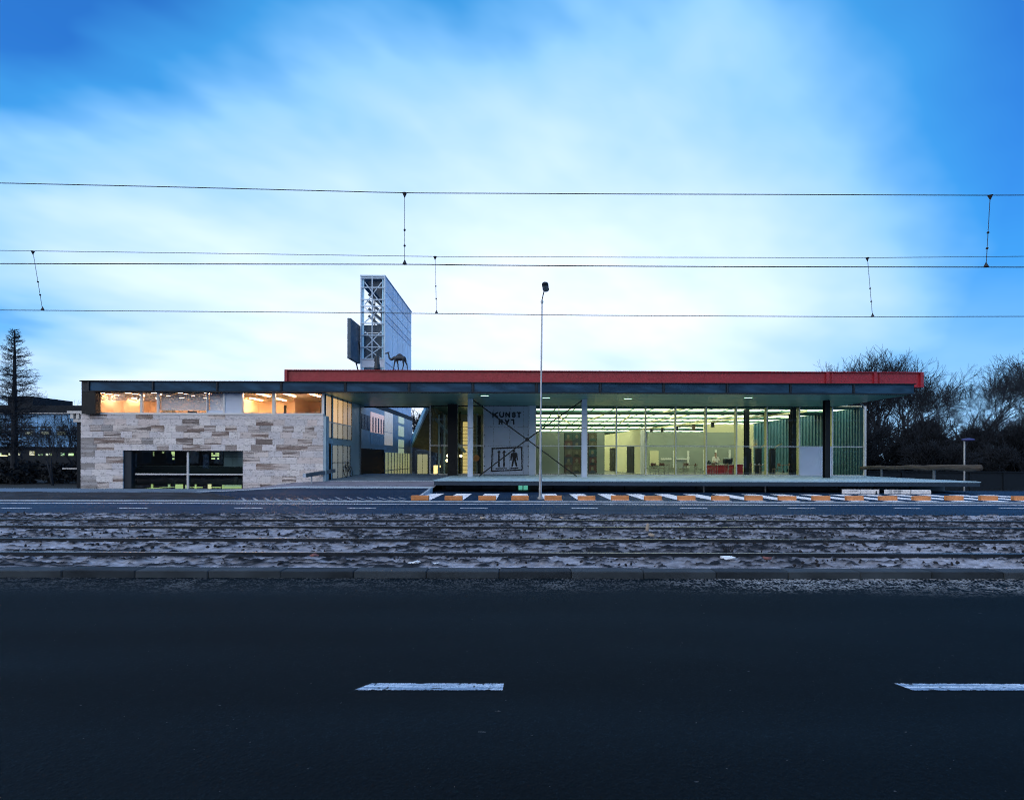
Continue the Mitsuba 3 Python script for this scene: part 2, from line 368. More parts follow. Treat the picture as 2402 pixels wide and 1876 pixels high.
# ================================================================ THE MUSEUM
M = thing('museum', 'low museum with travertine wing, long black eave, red roof beam and glazed lit hall', 'museum')
def part(name, mesh, m, **k): return add(name, mesh, m, M, **k)
def sub(parent, name, mesh, m, **k): return add(name, mesh, m, parent, **k)
def node(name, parent=M): return key(parent + '__' + name)
WX, WY = -24.40, 31.0                       # left end and face of the stone wing
# ---- travertine wall, stone by stone (course strings: x in cm, kind of stone to its right)
rows = [
'0L50S145L227L305S399L477L549L628L707S801L883L959L1024L1102L1181L1244L1292L1348',
'0L62L126P189P253L318P380P436L499L563S657L720L784L847L910L973S1069P1132L1194L1258P1313L1348',
'0L50T114M177S243S335S389S463L526T589S684T748L802S866L928T992M1057L1120T1183L1245S1297L1348',
'0L63L125S221L284S380L442L505L569S664L727S822L885P947S1043L1107P1170L1234S1311L1348',
'0M73S149S242S337M402L465L529S623L685S781L844L908L971S1065L1127P1205S1285L1348',
'0M89S185L281L359L422T487L564S660T723L802T866L944T1007L1086S1181S1260T1348',
'0M78L157L235|900T962S1042L1120S1216L1294L1348',
'0L63L141S235|900S994L1057L1137L1201P1278P1348',
'0M77S172L235|900L974S1068S1162L1240L1303L1348',
'0L63L141L235|900L954L1019L1080L1145L1216P1276P1348',
'0M86L178S235|900L979L1055T1118S1197L1290L1348',
'0M93S157L235|900T996S1088L1169S1261L1348',
'0L141M235|900L960M1041L1137L1348']
ztop = 4.14; zs = [4.14, 3.90] + [3.90 - .352 * i for i in range(1, 12)]; zs.append(-.12)
sw = part('stone_wall', J(B(WX, WX + 2.33, WY + .07, WY + .5, -.4, 4.12), B(WX + 9.02, -10.93, WY + .07, WY + .5, -.4, 4.12), B(WX + 2.33, WX + 9.02, WY + .07, WY + .5, 2.16, 4.12)), 'joint')
import re
random.seed(11)
cnt = {}
for z1, z0, r in zip(zs[:-1], zs[1:], rows):
    for seg in r.split('|'):
        t = re.split('([LPMST])', seg)
        for a, kd, b in zip(t[0:-2:2], t[1::2], t[2::2]):
            x0, x1 = WX + int(a) / 100., WX + int(b) / 100.
            nm = {'L': 'light', 'P': 'pink', 'M': 'muted', 'S': 'striped', 'T': 'thin'}[kd]; nv = {'L': 3, 'S': 3}.get(kd, 2)
            cnt[kd] = cnt.get(kd, -1) + 1
            e = random.uniform(0, .006); v = (cnt[kd] * 7 // 3 + random.randrange(2)) % nv
            sub(sw, 'stone', B(x0 + .006, x1 - .006, WY + e, WY + .085, z0 + .005, z1 - .005), 'stone_%s%d' % (nm, v))
part('wall_end', B(-10.93, -10.78, WY + .02, WY + .5, -.1, 4.1), 'poly')
part('wall_coping', B(WX, -10.92, WY - .03, WY + .4, 4.14, 4.19), 'frame')

# ---- lower window in the stone wall
lw = part('lower_window', J(B(WX + 2.33, WX + 2.75, WY + .09, WY + .42, -.1, 2.16), B(WX + 2.33, WX + 9.02, WY + .09, WY + .42, 2.10, 2.16)), 'dark_frame')
sub(lw, 'mullion', B(-18.63, -18.53, WY + .20, WY + .30, -.1, 2.06), 'frame')
sub(lw, 'transom', B(-21.5, -15.40, WY + .19, WY + .29, .785, .86), 'frame')
for x0, x1 in ((-21.6, -18.63), (-18.53, -15.4)):
    for z0, z1 in ((-.1, .785), (.86, 2.10)):
        sub(lw, 'pane', quad([(x0, WY + .25, z0), (x1, WY + .25, z0), (x1, WY + .25, z1), (x0, WY + .25, z1)]), 'glass_dark')
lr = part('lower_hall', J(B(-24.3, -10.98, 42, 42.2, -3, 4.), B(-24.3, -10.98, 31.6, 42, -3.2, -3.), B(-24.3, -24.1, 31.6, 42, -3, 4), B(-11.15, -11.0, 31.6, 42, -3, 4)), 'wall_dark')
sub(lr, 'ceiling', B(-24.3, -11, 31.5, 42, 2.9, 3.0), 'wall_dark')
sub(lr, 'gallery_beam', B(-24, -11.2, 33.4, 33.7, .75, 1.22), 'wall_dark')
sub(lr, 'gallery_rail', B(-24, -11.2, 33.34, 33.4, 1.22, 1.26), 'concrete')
for z0, z1 in ((1.24, 1.80), (1.83, 2.3)):
    for x0, x1 in ((-16.93, -16.42), (-16.40, -15.2)):
        sub(lr, 'concrete_panel', B(x0, x1, 31.9, 32.0, z0, z1), 'concrete')
sub(lr, 'floor_band', B(-24, -11.2, 35, 35.2, .08, .45), 'poly_dark')
YG = (.30, .33, .055)
LY = lambda px, y: (px - 1217) * y / 1300
for p0, p1, v0, v1, b in ((297, 301, 665, 745, .35), (305.5, 315, 658, 740, 1.), (357.5, 362, 655, 740, .7), (397, 402, 655, 710, .45), (414, 431.5, 655, 742, .85), (437, 440, 665, 742, .6), (459.5, 463, 655, 740, .7), (523, 526, 660, 742, .7), (527, 568.5, 662, 745, .32)):
    z1, z0 = (1.72 - (1040 + v / 6.825 - 1075) * 32.2 / 1300 for v in (v0, v1))
    sub(lr, 'lit_panel', B(LY(p0, 32.2), LY(p1, 32.2), 32.2, 32.24, z0, z1), 'frame', emit=tuple(q * b * .8 for q in YG))
sub(lr, 'lit_panel', B(LY(490, 32.2), LY(497.5, 32.2), 32.2, 32.24, -.11, .22), 'frame', emit=(.42, .33, .12))
for p0, v0, p1, v1, b in ((320, 738, 338, 735, .9), (343, 730, 384, 708, .8), (384, 706, 412, 700, .5), (442, 702, 452, 702, .6), (455, 702, 478, 703, 1.), (499, 702, 521, 702, 1.), (527, 703, 568, 702, .8)):
    zz_ = [1.72 - (1040 + v / 6.825 - 1075) * 32.15 / 1300 for v in (v0, v1)]
    sub(lr, 'light_strip', bar((LY(p0, 32.15), 32.15, zz_[0]), (LY(p1, 32.15), 32.15, zz_[1]), .04), 'frame', emit=tuple(q * b for q in YG))
sub(lr, 'post', B(LY(409, 33), LY(415, 33), 33, 33.1, -.3, .45), 'wall_dark'); sub(lr, 'post', B(LY(552, 33), LY(559, 33), 33, 33.1, -.3, .65), 'wall_dark')
sub(lr, 'strut', bar((LY(322, 32.3), 32.3, .2), (LY(346, 32.3), 32.3, -.12), .05), 'wall_dark')
for p0, p1, v0, v1, b in ((405, 412, 112, 178, 1.), (407, 412, 178, 210, .55), (362, 364, 115, 208, .3), (383, 387, 115, 165, .35), (407, 411, 232, 262, .8)):
    z1, z0 = (1.72 - (1040 + v / 6.825 - 1075) * 31.9 / 1300 for v in (v0, v1))
    sub(lr, 'lit_slot', B(LY(p0, 31.9), LY(p1, 31.9), 31.9, 31.94, z0, z1), 'frame', emit=tuple(q * b for q in (.34, .36, .12)))
for i in range(4):
    for v0, v1 in ((150, 176), (182, 210), (228, 258)):
        if (i, v0) in ((1, 150), (2, 228)): continue
        z1, z0 = (1.72 - (1040 + v / 6.825 - 1075) * 31.9 / 1300 for v in (v0, v1))
        sub(lr, 'lit_slot', B(LY(497.4 + i * 4.7, 31.9), LY(501.2 + i * 4.7, 31.9), 31.9, 31.94, z0, z1), 'frame', emit=tuple(q * (.7 + .3 * (i % 2)) for q in (.34, .36, .12)))

# ---- upper office windows
uz0, uz1 = 4.19, 5.37
of = part('office', J(B(-24.32, -24.2, 31.3, 36.6, 3.3, 5.6), B(-24.3, -17.3, 36.5, 36.6, 3.3, 5.6), B(-17.3, -17.2, 31.3, 36.6, 3.3, 5.6)), 'plaster_orange')
sub(of, 'ceiling', B(-24.3, -17.2, 31.1, 36.6, 5.45, 5.52), 'ceiling_cream')
sub(of, 'floor', B(-24.3, -17.2, 31.3, 36.6, 3.2, 3.3), 'floor_hall')
WARM = (2.5, 1.5, .85)
for x in (-23.95, -22.45, -20.95, -19.45, -17.95):
    for y in (31.95, 32.55, 33.15, 34.6, 35.3):
        sub(of, 'downlight', cyl((x, y, 5.435), .13, .02, 14), 'frame', emit=tuple(q * 10. for q in WARM))
sub(of, 'cabinet', B(-23.2, -22.6, 36.2, 36.5, 3.3, 4.95), 'concrete')
of2 = part('office', J(B(-18.4, -18.3, 31.4, 36.6, 3.3, 5.6), B(-18.3, -11.05, 36.5, 36.6, 3.3, 5.6), B(-15.0, -13.2, 35.2, 36.5, 3.3, 5.6), B(-11.15, -11.05, 31.3, 36.6, 3.3, 5.6)), 'plaster_orange')
del scene[of2]; of2 = part('office_right', J(B(-17.19, -17.09, 31.3, 36.6, 3.3, 5.6), B(-17.1, -11.05, 36.5, 36.6, 3.3, 5.6), B(-13.9, -13.8, 34.2, 36.5, 3.3, 5.45), B(-11.15, -11.05, 31.3, 36.6, 3.3, 5.6)), 'plaster_orange')
sub(of2, 'ceiling', B(-17.1, -11.1, 31.1, 36.6, 5.45, 5.52), 'ceiling_cream')
sub(of2, 'floor', B(-17.1, -11.1, 31.3, 36.6, 3.2, 3.3), 'floor_hall')
for x, y in ((-16.5, 34.9), (-14.95, 32.5), (-15.0, 34.9), (-13.4, 32.5), (-11.95, 32.6)):
    sub(of2, 'tube_light', B(x - .05, x + .05, y - .75, y + .75, 5.405, 5.445), 'frame', emit=(28., 16.5, 9.))
sub(of2, 'door_slot', B(-15.42, -15.28, 36.44, 36.5, 3.3, 5.2), 'black_steel')
P_ = lambda px: (px - 1217) * .023846
cols = [220.8, 333, 371.2, 485.7, 527, 568.5, 642, 757.5]
for px, w in ((221, .06), (332.8, .10), (371.5, .10), (486, .05), (526, .10), (568.4, .07), (642, .16), (757.5, .12)):
    part('window_post', B(P_(px) - w / 2, P_(px) + w / 2, WY + .03, WY + .20, uz0, uz1), 'frame')
part('window_head', B(WX, -10.93, WY + .05, WY + .25, uz1, 5.44), 'black_steel')
part('window_sill', B(WX + .7, -10.93, WY - .02, WY + .3, 4.19, 4.245), 'frame')
def opane(a, b, z0=uz0, z1=uz1):
    return part('office_pane', quad([(P_(a), WY + .12, z0), (P_(b), WY + .12, z0), (P_(b), WY + .12, z1), (P_(a), WY + .12, z1)]), 'glass_clear')
for a, b in ((221, 332), (334, 371), (372, 485), (570, 639.5), (645, 757)): opane(a, b)
def blind(a, b, z0, z1, pitch, tilt, d=.06):
    ms = []; z = z1 - .02
    while z > z0:
        ms.append(bar((P_(a) + .03, WY + .24, z), (P_(b) - .03, WY + .24, z), .002, .05)); c = ms[-1]
        c.apply_transform(trimesh.transformations.rotation_matrix(tilt, (1, 0, 0), (0, WY + .24, z))); z -= pitch
    for q in (.12, .37, .62, .88):
        x = P_(a + (b - a) * q); ms.append(B(x - .004, x + .004, WY + .236, WY + .242, z0, z1))
    ms.append(B(P_(a) + .03, P_(b) - .03, WY + .225, WY + .255, z0 - .03, z0))
    return add('blind', J(ms), 'blind', M, kind='stuff')
blind(222, 332, 4.97, 5.36, .062, 1.0)
blind(334.5, 371, 4.97, 5.36, .062, 1.0)
blind(373, 485, 4.42, 5.36, .055, -.32)
blind(487, 525, 4.40, 5.36, .053, -.1)
part('parapet_panel', B(P_(486), P_(526), WY + .10, WY + .18, 4.24, 4.40), 'panel_white')
part('solid_panel', B(P_(528), P_(567), WY + .08, WY + .18, 4.24, uz1), 'panel_white')
sub(of, 'monitor', B(-19.05, -18.6, 32.0, 32.1, 4.26, 4.42), 'black_steel')

# ---- roof, fascia, soffit, red beam
part('roof', J(B(-24.1, 21.9, 31.2, 39.2, 5.86, 5.95), B(-24.1, -10.95, 39.2, 57, 5.6, 5.95), B(-6.1, 21.9, 39.2, 76, 5.75, 5.95)), 'roof_felt')
part('soffit', J(B(-10.93, 21.9, 30.62, 39.1, 5.39, 5.43)), 'soffit')
part('passage_beam', B(-10.93, -6.05, 39.1, 39.3, 5.33, 5.86), 'black_steel')
fa = part('fascia', B(-24.05, 21.9, 30.60, 30.75, 5.36, 5.95), 'dark_frame')
PX3 = lambda px: (px - 1217) * 30.5 / 1300
random.seed(2)
for k in range(13):
    a, b = PX3(210.8 + 149.6 * k) + .08, min(PX3(210.8 + 149.6 * (k + 1)) - .08, 21.86)
    sub(fa, 'panel', B(a, b, 30.555 + random.uniform(0, .006), 30.6, 5.425, 5.91), 'fascia')
    sub(fa, 'stiffener', B(a - .115, a - .045, 30.50, 30.6, 5.425, 5.91), 'dark_frame')
sub(fa, 'top_flange', B(-24.07, 21.92, 30.46, 30.6, 5.91, 5.955), 'black_steel')
sub(fa, 'bottom_flange', B(-23.4, 21.92, 30.47, 30.6, 5.365, 5.40), 'dark_frame')
part('fascia_leg', B(-24.06, -23.3, 30.62, 31.0, 4.14, 5.36), 'black_steel')
rb = part('red_beam', B(-13.9, 24.18, 33.13, 33.2, 6.12, 6.97), 'red_steel')
sub(rb, 'top_flange', B(-13.95, 24.22, 33.0, 33.4, 6.95, 7.0), 'red_steel')
sub(rb, 'bottom_flange', B(-13.95, 24.22, 33.0, 33.4, 6.10, 6.14), 'red_steel')
sub(rb, 'lip', B(-13.95, 22.5, 32.98, 33.02, 6.175, 6.20), 'red_lip')
sub(rb, 'end_plate', B(-13.95, -13.78, 33.0, 33.13, 6.14, 6.95), 'red_steel')
sub(rb, 'end_plate', B(24.02, 24.2, 33.0, 33.13, 6.14, 6.95), 'red_steel')
for x in (18.36, 21.24):
    sub(rb, 'stiffener', B(x, x + .18, 33.02, 33.13, 6.14, 6.95), 'red_steel')
    sub(rb, 'stiffener', B(x + .34, x + .42, 33.06, 33.13, 6.14, 6.95), 'red_steel')
part('beam_post', J(*[B(x, x + .3, 33.1, 33.4, 5.95, 6.1) for x in (-12, -4, 4, 12, 20)]), 'dark_frame')
for x, y in ((-2.0, 32.2), (1.63, 33.2), (6.6, 33.6), (13.6, 32.8)):
    part('soffit_lamp', B(x - .22, x + .22, y - .04, y + .04, 5.37, 5.39), 'frame', emit=(.55, 1.3, .75))

# ---- terrace
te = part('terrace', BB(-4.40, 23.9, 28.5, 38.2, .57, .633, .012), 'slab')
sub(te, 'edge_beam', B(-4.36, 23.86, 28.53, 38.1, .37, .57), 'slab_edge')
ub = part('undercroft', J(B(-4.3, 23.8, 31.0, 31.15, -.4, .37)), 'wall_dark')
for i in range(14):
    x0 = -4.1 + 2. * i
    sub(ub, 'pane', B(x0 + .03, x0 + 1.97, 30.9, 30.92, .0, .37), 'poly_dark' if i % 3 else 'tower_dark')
sub(ub, 'lit_pane', J(B(-.02, .20, 30.86, 30.89, .02, .3), B(.26, .5, 30.86, 30.89, .02, .3)), 'frame', emit=(.03, .15, .11))
for x in (9.9, 13.2): sub(ub, 'post', cyl((x, 29.6, .18), .04, .4, 10), 'galv')

# ---- glazed hall front
GY = 38.2; gz0, gz1, gt = .633, 5.39, 2.645
mx = [-6.12, -4.24, -2.42, .70, 1.14, 2.74, 4.69, 6.72, 8.75, 10.82, 12.92, 15.02, 17.13, 19.38, 21.66, 23.86]
for i, x in enumerate(mx):
    part('mullion', B(x - .035, x + .035, GY - .06, GY + .02, gz0 + .05, gz1), 'frame')
    if i > 4: part('mullion_fin', B(x + .0, x + .05, GY + .03, GY + .40, gz0 + .05, gz1), 'frame_yellow')
def gpane(a, b, z0, z1, y=GY):
    part('glass_pane', quad([(a, y, z0), (b, y, z0), (b, y, z1), (a, y, z1)]), 'glass_hall')
for i, (a, b) in enumerate(zip(mx[:-1], mx[1:])):
    if i in (2, 3): continue
    if i != 13: gpane(a, b, gz0, gt)
    gpane(a, b, gt, gz1)
    part('transom', B(a + .035, b - .035, GY - .045, GY + .015, gt - .025, gt + .03), 'frame')
    part('bottom_rail', B(a + .035, b - .035, GY - .07, GY + .03, gz0, gz0 + .055), 'frame')
    part('top_rail', B(a + .035, b - .035, GY - .04, GY + .02, gz1 - .05, gz1), 'black_steel')
for a, b in ((19.42, 20.85), (20.87, 21.62)):
    part('solid_panel', B(a, b, GY - .02, GY + .03, gz0 + .055, gt - .03), 'panel_white')
part('corner_post', B(23.84, 23.96, GY - .12, GY + .05, gz0, gz1 + .06), 'frame')
# sign panel with the museum's name
sp = part('sign_wall', B(-2.42, .70, GY - .06, GY + .2, gz0, gz1), 'joint')
xs_ = (-2.40, -1.74, -.62, .30, .68); zr = (gz0 + .03, 2.64, 3.96, gz1 - .03)
for i in range(4):
    for j in range(3):
        if i == 0 and j < 1 or True:
            sub(sp, 'panel', B(xs_[i] + .008, xs_[i + 1] - .008, GY - .085, GY - .06, zr[j] + .008, zr[j + 1] - .008), 'panel_grey')
for x in (-2.36, .62):
    for z in (1.25, 1.9, 2.6, 3.4): sub(sp, 'fixing', cyl((x, GY - .1, z), .04, .05, 8), 'black_steel')
part('jamb', B(.70, 1.10, GY - .10, GY + .1, gz0, gz1), 'white_steel')
from shapely.geometry import LineString
from shapely.ops import unary_union
STK = {'K': [[(0, 0), (0, 1)], [(1, 1), (.12, .45)], [(.32, .58), (1, 0)]], 'N': [[(0, 0), (0, 1), (1, 0), (1, 1)]], 'T': [[(0, 1), (1, 1)], [(.5, 0), (.5, 1)]],
       'U': [[(0, 1), (0, .34), (.12, .1), (.5, 0), (.88, .1), (1, .34), (1, 1)]], 'S': [[(.95, .84), (.6, 1), (.25, .97), (.05, .78), (.15, .6), (.85, .42), (.97, .22), (.75, .03), (.35, 0), (.02, .16)]],
       'H': [[(0, 0), (0, 1)], [(1, 0), (1, 1)], [(0, .5), (1, .5)]], 'A': [[(0, 0), (.5, 1), (1, 0)], [(.22, .34), (.78, .34)]], 'L': [[(0, 1), (0, 0), (1, 0)]]}
def letter(c, x, z, h, w, rot=False):
    t = .048
    g = unary_union([LineString([(t + a * (w - 2 * t), t + b * (h - 2 * t)) for a, b in q]).buffer(t, cap_style=3, join_style=2) for q in STK[c]]).intersection(sbox(0, 0, w, h))
    if rot: g = affinity.rotate(g, 180, origin=(w / 2, h / 2))
    return at(facing(g, .02), x, GY - .088, z)
LS = 38.1 / 1300 / 4.964
lx = lambda u: (960 + u / 4.964 - 1217) * 38.1 / 1300; lz = lambda v: 1.72 + (1076.3 - 900 - v / 4.964) * 38.1 / 1300
for c, a, b in (('K', 966, 1034), ('U', 1044, 1104), ('N', 1116, 1172), ('S', 1190, 1240), ('T', 1250, 1302)):
    sub(sp, 'letter', letter(c, lx(a), lz(392), 66 * LS, (b - a) * LS), 'dark_frame')
for c, a, b in (('H', 1038, 1084), ('A', 1110, 1164), ('L', 1184, 1222)):
    sub(sp, 'letter', letter(c, lx(a), lz(472), 62 * LS, (b - a) * LS, True), 'dark_frame')
# shipping-crate pictogram: two arrows and a walking-sign figure
def PG(pts): return Polygon([(lx(u), lz(v)) for u, v in pts])
fr_ = PG([(957, 744), (1316, 728), (1321, 1004), (950, 1022)]).difference(PG([(973, 760), (1300, 745), (1305, 992), (967, 1006)]))
def arrow(c): return PG([(c, 768), (c + 26, 803), (c + 9, 800), (c + 10, 966), (c - 10, 968), (c - 9, 801), (c - 24, 806)])
man = PG([(1190, 800), (1246, 798), (1256, 812), (1268, 886), (1253, 890), (1244, 842), (1240, 870), (1260, 958), (1240, 962), (1220, 890), (1206, 962), (1187, 962), (1202, 872), (1199, 842), (1188, 892), (1174, 888), (1182, 812)])
head = affinity.scale(PG([(1218, 765), (1228, 770), (1233, 780), (1228, 792), (1218, 797), (1208, 792), (1203, 780), (1208, 770)]), 1, 1)
for nm, g in (('sign_frame', fr_), ('sign_arrow', arrow(1043)), ('sign_arrow', arrow(1102)), ('sign_figure', man), ('sign_figure_head', head),
              ('sign_bar', PG([(1003, 980), (1138, 975), (1138, 989), (1003, 994)])), ('sign_bar', PG([(1170, 974), (1272, 971), (1272, 985), (1170, 989)]))):
    sub(sp, nm, at(facing(g, .012), 0, GY - .088, 0), 'black_steel')

# ---- columns and wind bracing under the eave
def hcol(x, y, w, z0, z1, m, name):
    return part(name, J(B(x - w / 2, x + w / 2, y - w / 2, y - w / 2 + .03, z0, z1), B(x - w / 2, x + w / 2, y + w / 2 - .03, y + w / 2, z0, z1), B(x - .015, x + .015, y - w / 2 + .03, y + w / 2 - .03, z0, z1)), m)
for x in (-2.98, 4.0):
    c_ = hcol(x, 34.0, .31, .633, 5.39, 'white_steel', 'column')
    sub(c_, 'base_plate', B(x - .2, x + .2, 33.8, 34.2, .633, .65), 'white_steel')
    sub(c_, 'splice', B(x - .157, x + .157, 33.842, 33.846, 3.60, 3.63), 'joint')
hcol(18.92, 34.0, .30, .633, 5.39, 'black_steel', 'column')
part('dark_column', J(B(-4.75, -4.13, 37.0, 37.06, .6, 5.39), B(-4.75, -4.13, 37.3, 37.36, .6, 5.39), B(-4.5, -4.4, 37.06, 37.3, .6, 5.39)), 'black_steel')
br = part('wind_brace', tube([(-2.82, 34.0, 5.33), (.50, 34.0, 2.93)], .035, 8), 'black_steel')
sub(br, 'rod', tube([(.50, 33.98, 2.93), (3.55, 34.0, .68)], .035, 8), 'black_steel')
sub(br, 'rod', tube([(3.86, 34.03, 5.33), (.50, 34.0, 2.93)], .035, 8), 'black_steel')
sub(br, 'rod', tube([(.50, 34.0, 2.93), (-2.45, 34.03, .68)], .035, 8), 'black_steel')
sub(br, 'hub', at(trimesh.creation.cylinder(.12, .05, 16, transform=trimesh.transformations.rotation_matrix(math.pi / 2, (1, 0, 0))), .50, 33.96, 2.93), 'black_steel')
for p, q in (((-2.82, 34, 5.33), (-2.55, 34, 5.135)), ((3.86, 34, 5.33), (3.6, 34, 5.14)), ((3.55, 34, .68), (3.3, 34, .86)), ((-2.45, 34, .68), (-2.2, 34, .89))):
    sub(br, 'fork', bar(p, q, .10, .05), 'black_steel')

# ---- hall interior
hf = part('hall_floor', B(-6.1, 23.85, 38.3, 76, .5, .63), 'floor_hall')
hb = part('hall_wall', J(B(-6.1, 23.85, 75.6, 75.8, .6, 5.8), B(1.0, 1.12, 44., 75.6, .63, 5.7)), 'wall_grey')
hc = part('hall_ceiling', B(1.0, 23.85, 38.4, 75.6, 5.44, 5.50), 'wall_cream')
LIT = (1.15, 1.14, .80)
for r, (y0, y1) in enumerate(((39.2, 41.6), (44.4, 48.0), (49.0, 52.4), (53.5, 57.0), (61., 64.7), (67.8, 72.5))):
    for i in range(16):
        x0 = 1.25 + i * 1.41
        sub(hc, 'light_panel', B(x0, x0 + 1.30, y0, y1, 5.39, 5.43), 'frame', emit=LIT)
    sub(hc, 'row_frame', J(*[B(1.15 + i * 1.41, 1.25 + i * 1.41, y0, y1, 5.35, 5.44) for i in range(17)], B(1.1, 23.8, y0 - .12, y0, 5.30, 5.44), B(1.1, 23.8, y1, y1 + .12, 5.30, 5.44)), 'soffit')
for y, h in ((42.2, .10), (43.6, .10), (57.6, .16), (60.1, .12), (65., .14), (67., .1)):
    sub(hc, 'cross_beam', B(1.12, 23.8, y, y + .3, 5.39 - h, 5.40), 'soffit')
for i, (a, b) in enumerate((((3.1, 45, 5.3), (5.2, 56, 5.3)), ((6.8, 44.5, 5.3), (6.0, 54, 5.3)), ((9.0, 45, 5.3), (10., 55, 5.3)), ((11.8, 39.4, 5.33), (10.7, 42., 5.28)), ((13.6, 45, 5.3), (12.4, 53, 5.3)), ((17.6, 45, 5.3), (16.4, 55, 5.3)))):
    sub(hc, 'duct', tube([a, b], .06, 6), 'wall_cream')
sub(hc, 'lamp_track', bar((20.6, 39.6, 5.2), (12.4, 62., 4.95), .10, .12), 'wall_cream')
for t in (.16, .3, .42, .53, .64, .74, .82):
    p = np.array((20.6, 39.6, 5.2)) * (1 - t) + np.array((12.4, 62, 4.95)) * t
    sub(hc, 'spotlight', B(p[0] - .12, p[0] + .12, p[1] - .12, p[1] + .12, p[2] - .5, p[2] - .06), 'black_steel')
part('screen_wall', B(1.3, 6.5, 42.0, 42.2, .63, 3.80), 'wall_grey')
part('screen_wall', B(9.15, 9.45, 41.6, 41.75, .63, 3.95), 'white_wall')
ww = part('partition', trimesh.convex.convex_hull([(9.33, 41.7, .63), (9.43, 41.7, .63), (8.66, 56, .63), (8.76, 56, .63), (9.33, 41.7, 4.0), (9.43, 41.7, 4.0), (8.66, 56, 4.2), (8.76, 56, 4.2)]), 'wall_cream')
part('screen_wall', J(B(7.0, 8.7, 56., 56.1, .63, 4.2)), 'wall_cream')
sub(ww, 'doorway', trimesh.convex.convex_hull([(9.16, 44.2, .63), (9.2, 44.2, .63), (9.03, 46.3, .63), (9.07, 46.3, .63), (9.16, 44.2, 2.8), (9.2, 44.2, 2.8), (9.03, 46.3, 2.8), (9.07, 46.3, 2.8)]), 'black_steel')
sub(ww, 'doorway', trimesh.convex.convex_hull([(8.82, 51.0, .63), (8.86, 51.0, .63), (8.73, 53.3, .63), (8.77, 53.3, .63), (8.82, 51.0, 2.8), (8.86, 51.0, 2.8), (8.73, 53.3, 2.8), (8.77, 53.3, 2.8)]), 'black_steel')
bw = part('bar_wall', B(11.2, 18.7, 48.0, 48.2, .63, 4.1), 'wall_grey')
for x0, x1, z0, z1, m_ in ((11.35, 12.1, 1.2, 2.5, 'wall_cream'), (12.3, 13.2, 1.7, 1.85, 'white_wall'), (13.35, 13.5, 1.0, 2.5, 'white_wall'), (14.6, 14.75, 1.0, 2.5, 'white_wall'), (16.0, 16.15, .8, 2.6, 'white_wall'), (17.0, 17.15, .8, 2.6, 'white_wall'), (18.2, 18.35, .8, 2.6, 'white_wall'), (13.5, 14.6, 1.72, 1.82, 'white_wall')):
    sub(bw, 'shelf_frame', B(x0, x1, 47.9, 48., z0, z1), m_)  # pale pieces painted in for the opposite houses reflected in the hall glass
part('screen_wall', B(16.8, 21.3, 50.2, 50.4, .63, 4.95), 'wall_cream')
for x, y in ((16.55, 40.2), (20.9, 42.4), (19.35, 39.0)):
    part('inner_column', J(B(x - .15, x + .15, y - .15, y - .12, .63, 5.4), B(x - .15, x + .15, y + .12, y + .15, .63, 5.4), B(x - .02, x + .02, y - .12, y + .12, .63, 5.4)), 'black_steel')
cw = part('corrugated_wall', B(23.78, 23.86, 38.3, 75, .63, 5.38), 'teal_wall')
for i in range(60):
    y_ = 38.4 + .30 * i + .006 * i * i
    sub(cw, 'rib', B(23.70, 23.78, y_, y_ + .12 + .002 * i, .63, 5.38), 'teal_wall')

# ---- entrance glass on the left: stair, lit wall, globe lamps
st = part('stair', J(B(-5.9, -5.75, 42., 52., .6, 5.2)), 'poly_dark')
for i in range(13):
    sub(st, 'tread', B(-5.0, -2.9, 42.0, 42.12, .9 + .27 * i, .93 + .27 * i), 'black_steel')
sub(st, 'stringer', bar((-6.6, 40.5, 5.2), (-3.9, 40.4, 2.2), .12, .2), 'poly')
sub(st, 'post', B(-4.55, -4.45, 42.2, 42.3, .6, 5.3), 'black_steel')
part('lit_wall', B(-4.35, -3.55, 43., 43.1, .63, 4.6), 'frame', emit=(.26, .185, .06))
part('back_screen', B(-6., 1.0, 46., 46.2, .6, 5.6), 'wall_grey')
for x in (-5.75, -5.35, -4.95, -3.35, -3.0):
    part('inner_mullion', B(x - .06, x + .06, 39.8, 39.9, .63, 4.9 + .1 * (x > -4)), 'poly')
part('inner_column', B(-2.95, -2.72, 39.4, 39.7, .63, 4.8), 'black_steel')
for x, z in ((-4.82, 2.42), (-5.0, 1.95), (-5.05, 1.62), (-4.08, 1.94)):
    part('globe_lamp', ball((x, 39.0, z), .10, 2), 'frame', emit=(2.2, 1.7, .9))
part('round_sign', cyl((-2.99, 39.0, 1.8), .22, .03, 24).apply_transform(trimesh.transformations.rotation_matrix(math.pi / 2, (1, 0, 0), (-2.99, 39., 1.8))), 'orange_block')
for i in range(5):
    part('entrance_lamp', B(-2.2, -2.16, 38.8, 38.84, 1, 1.02), 'frame') if i < 0 else None

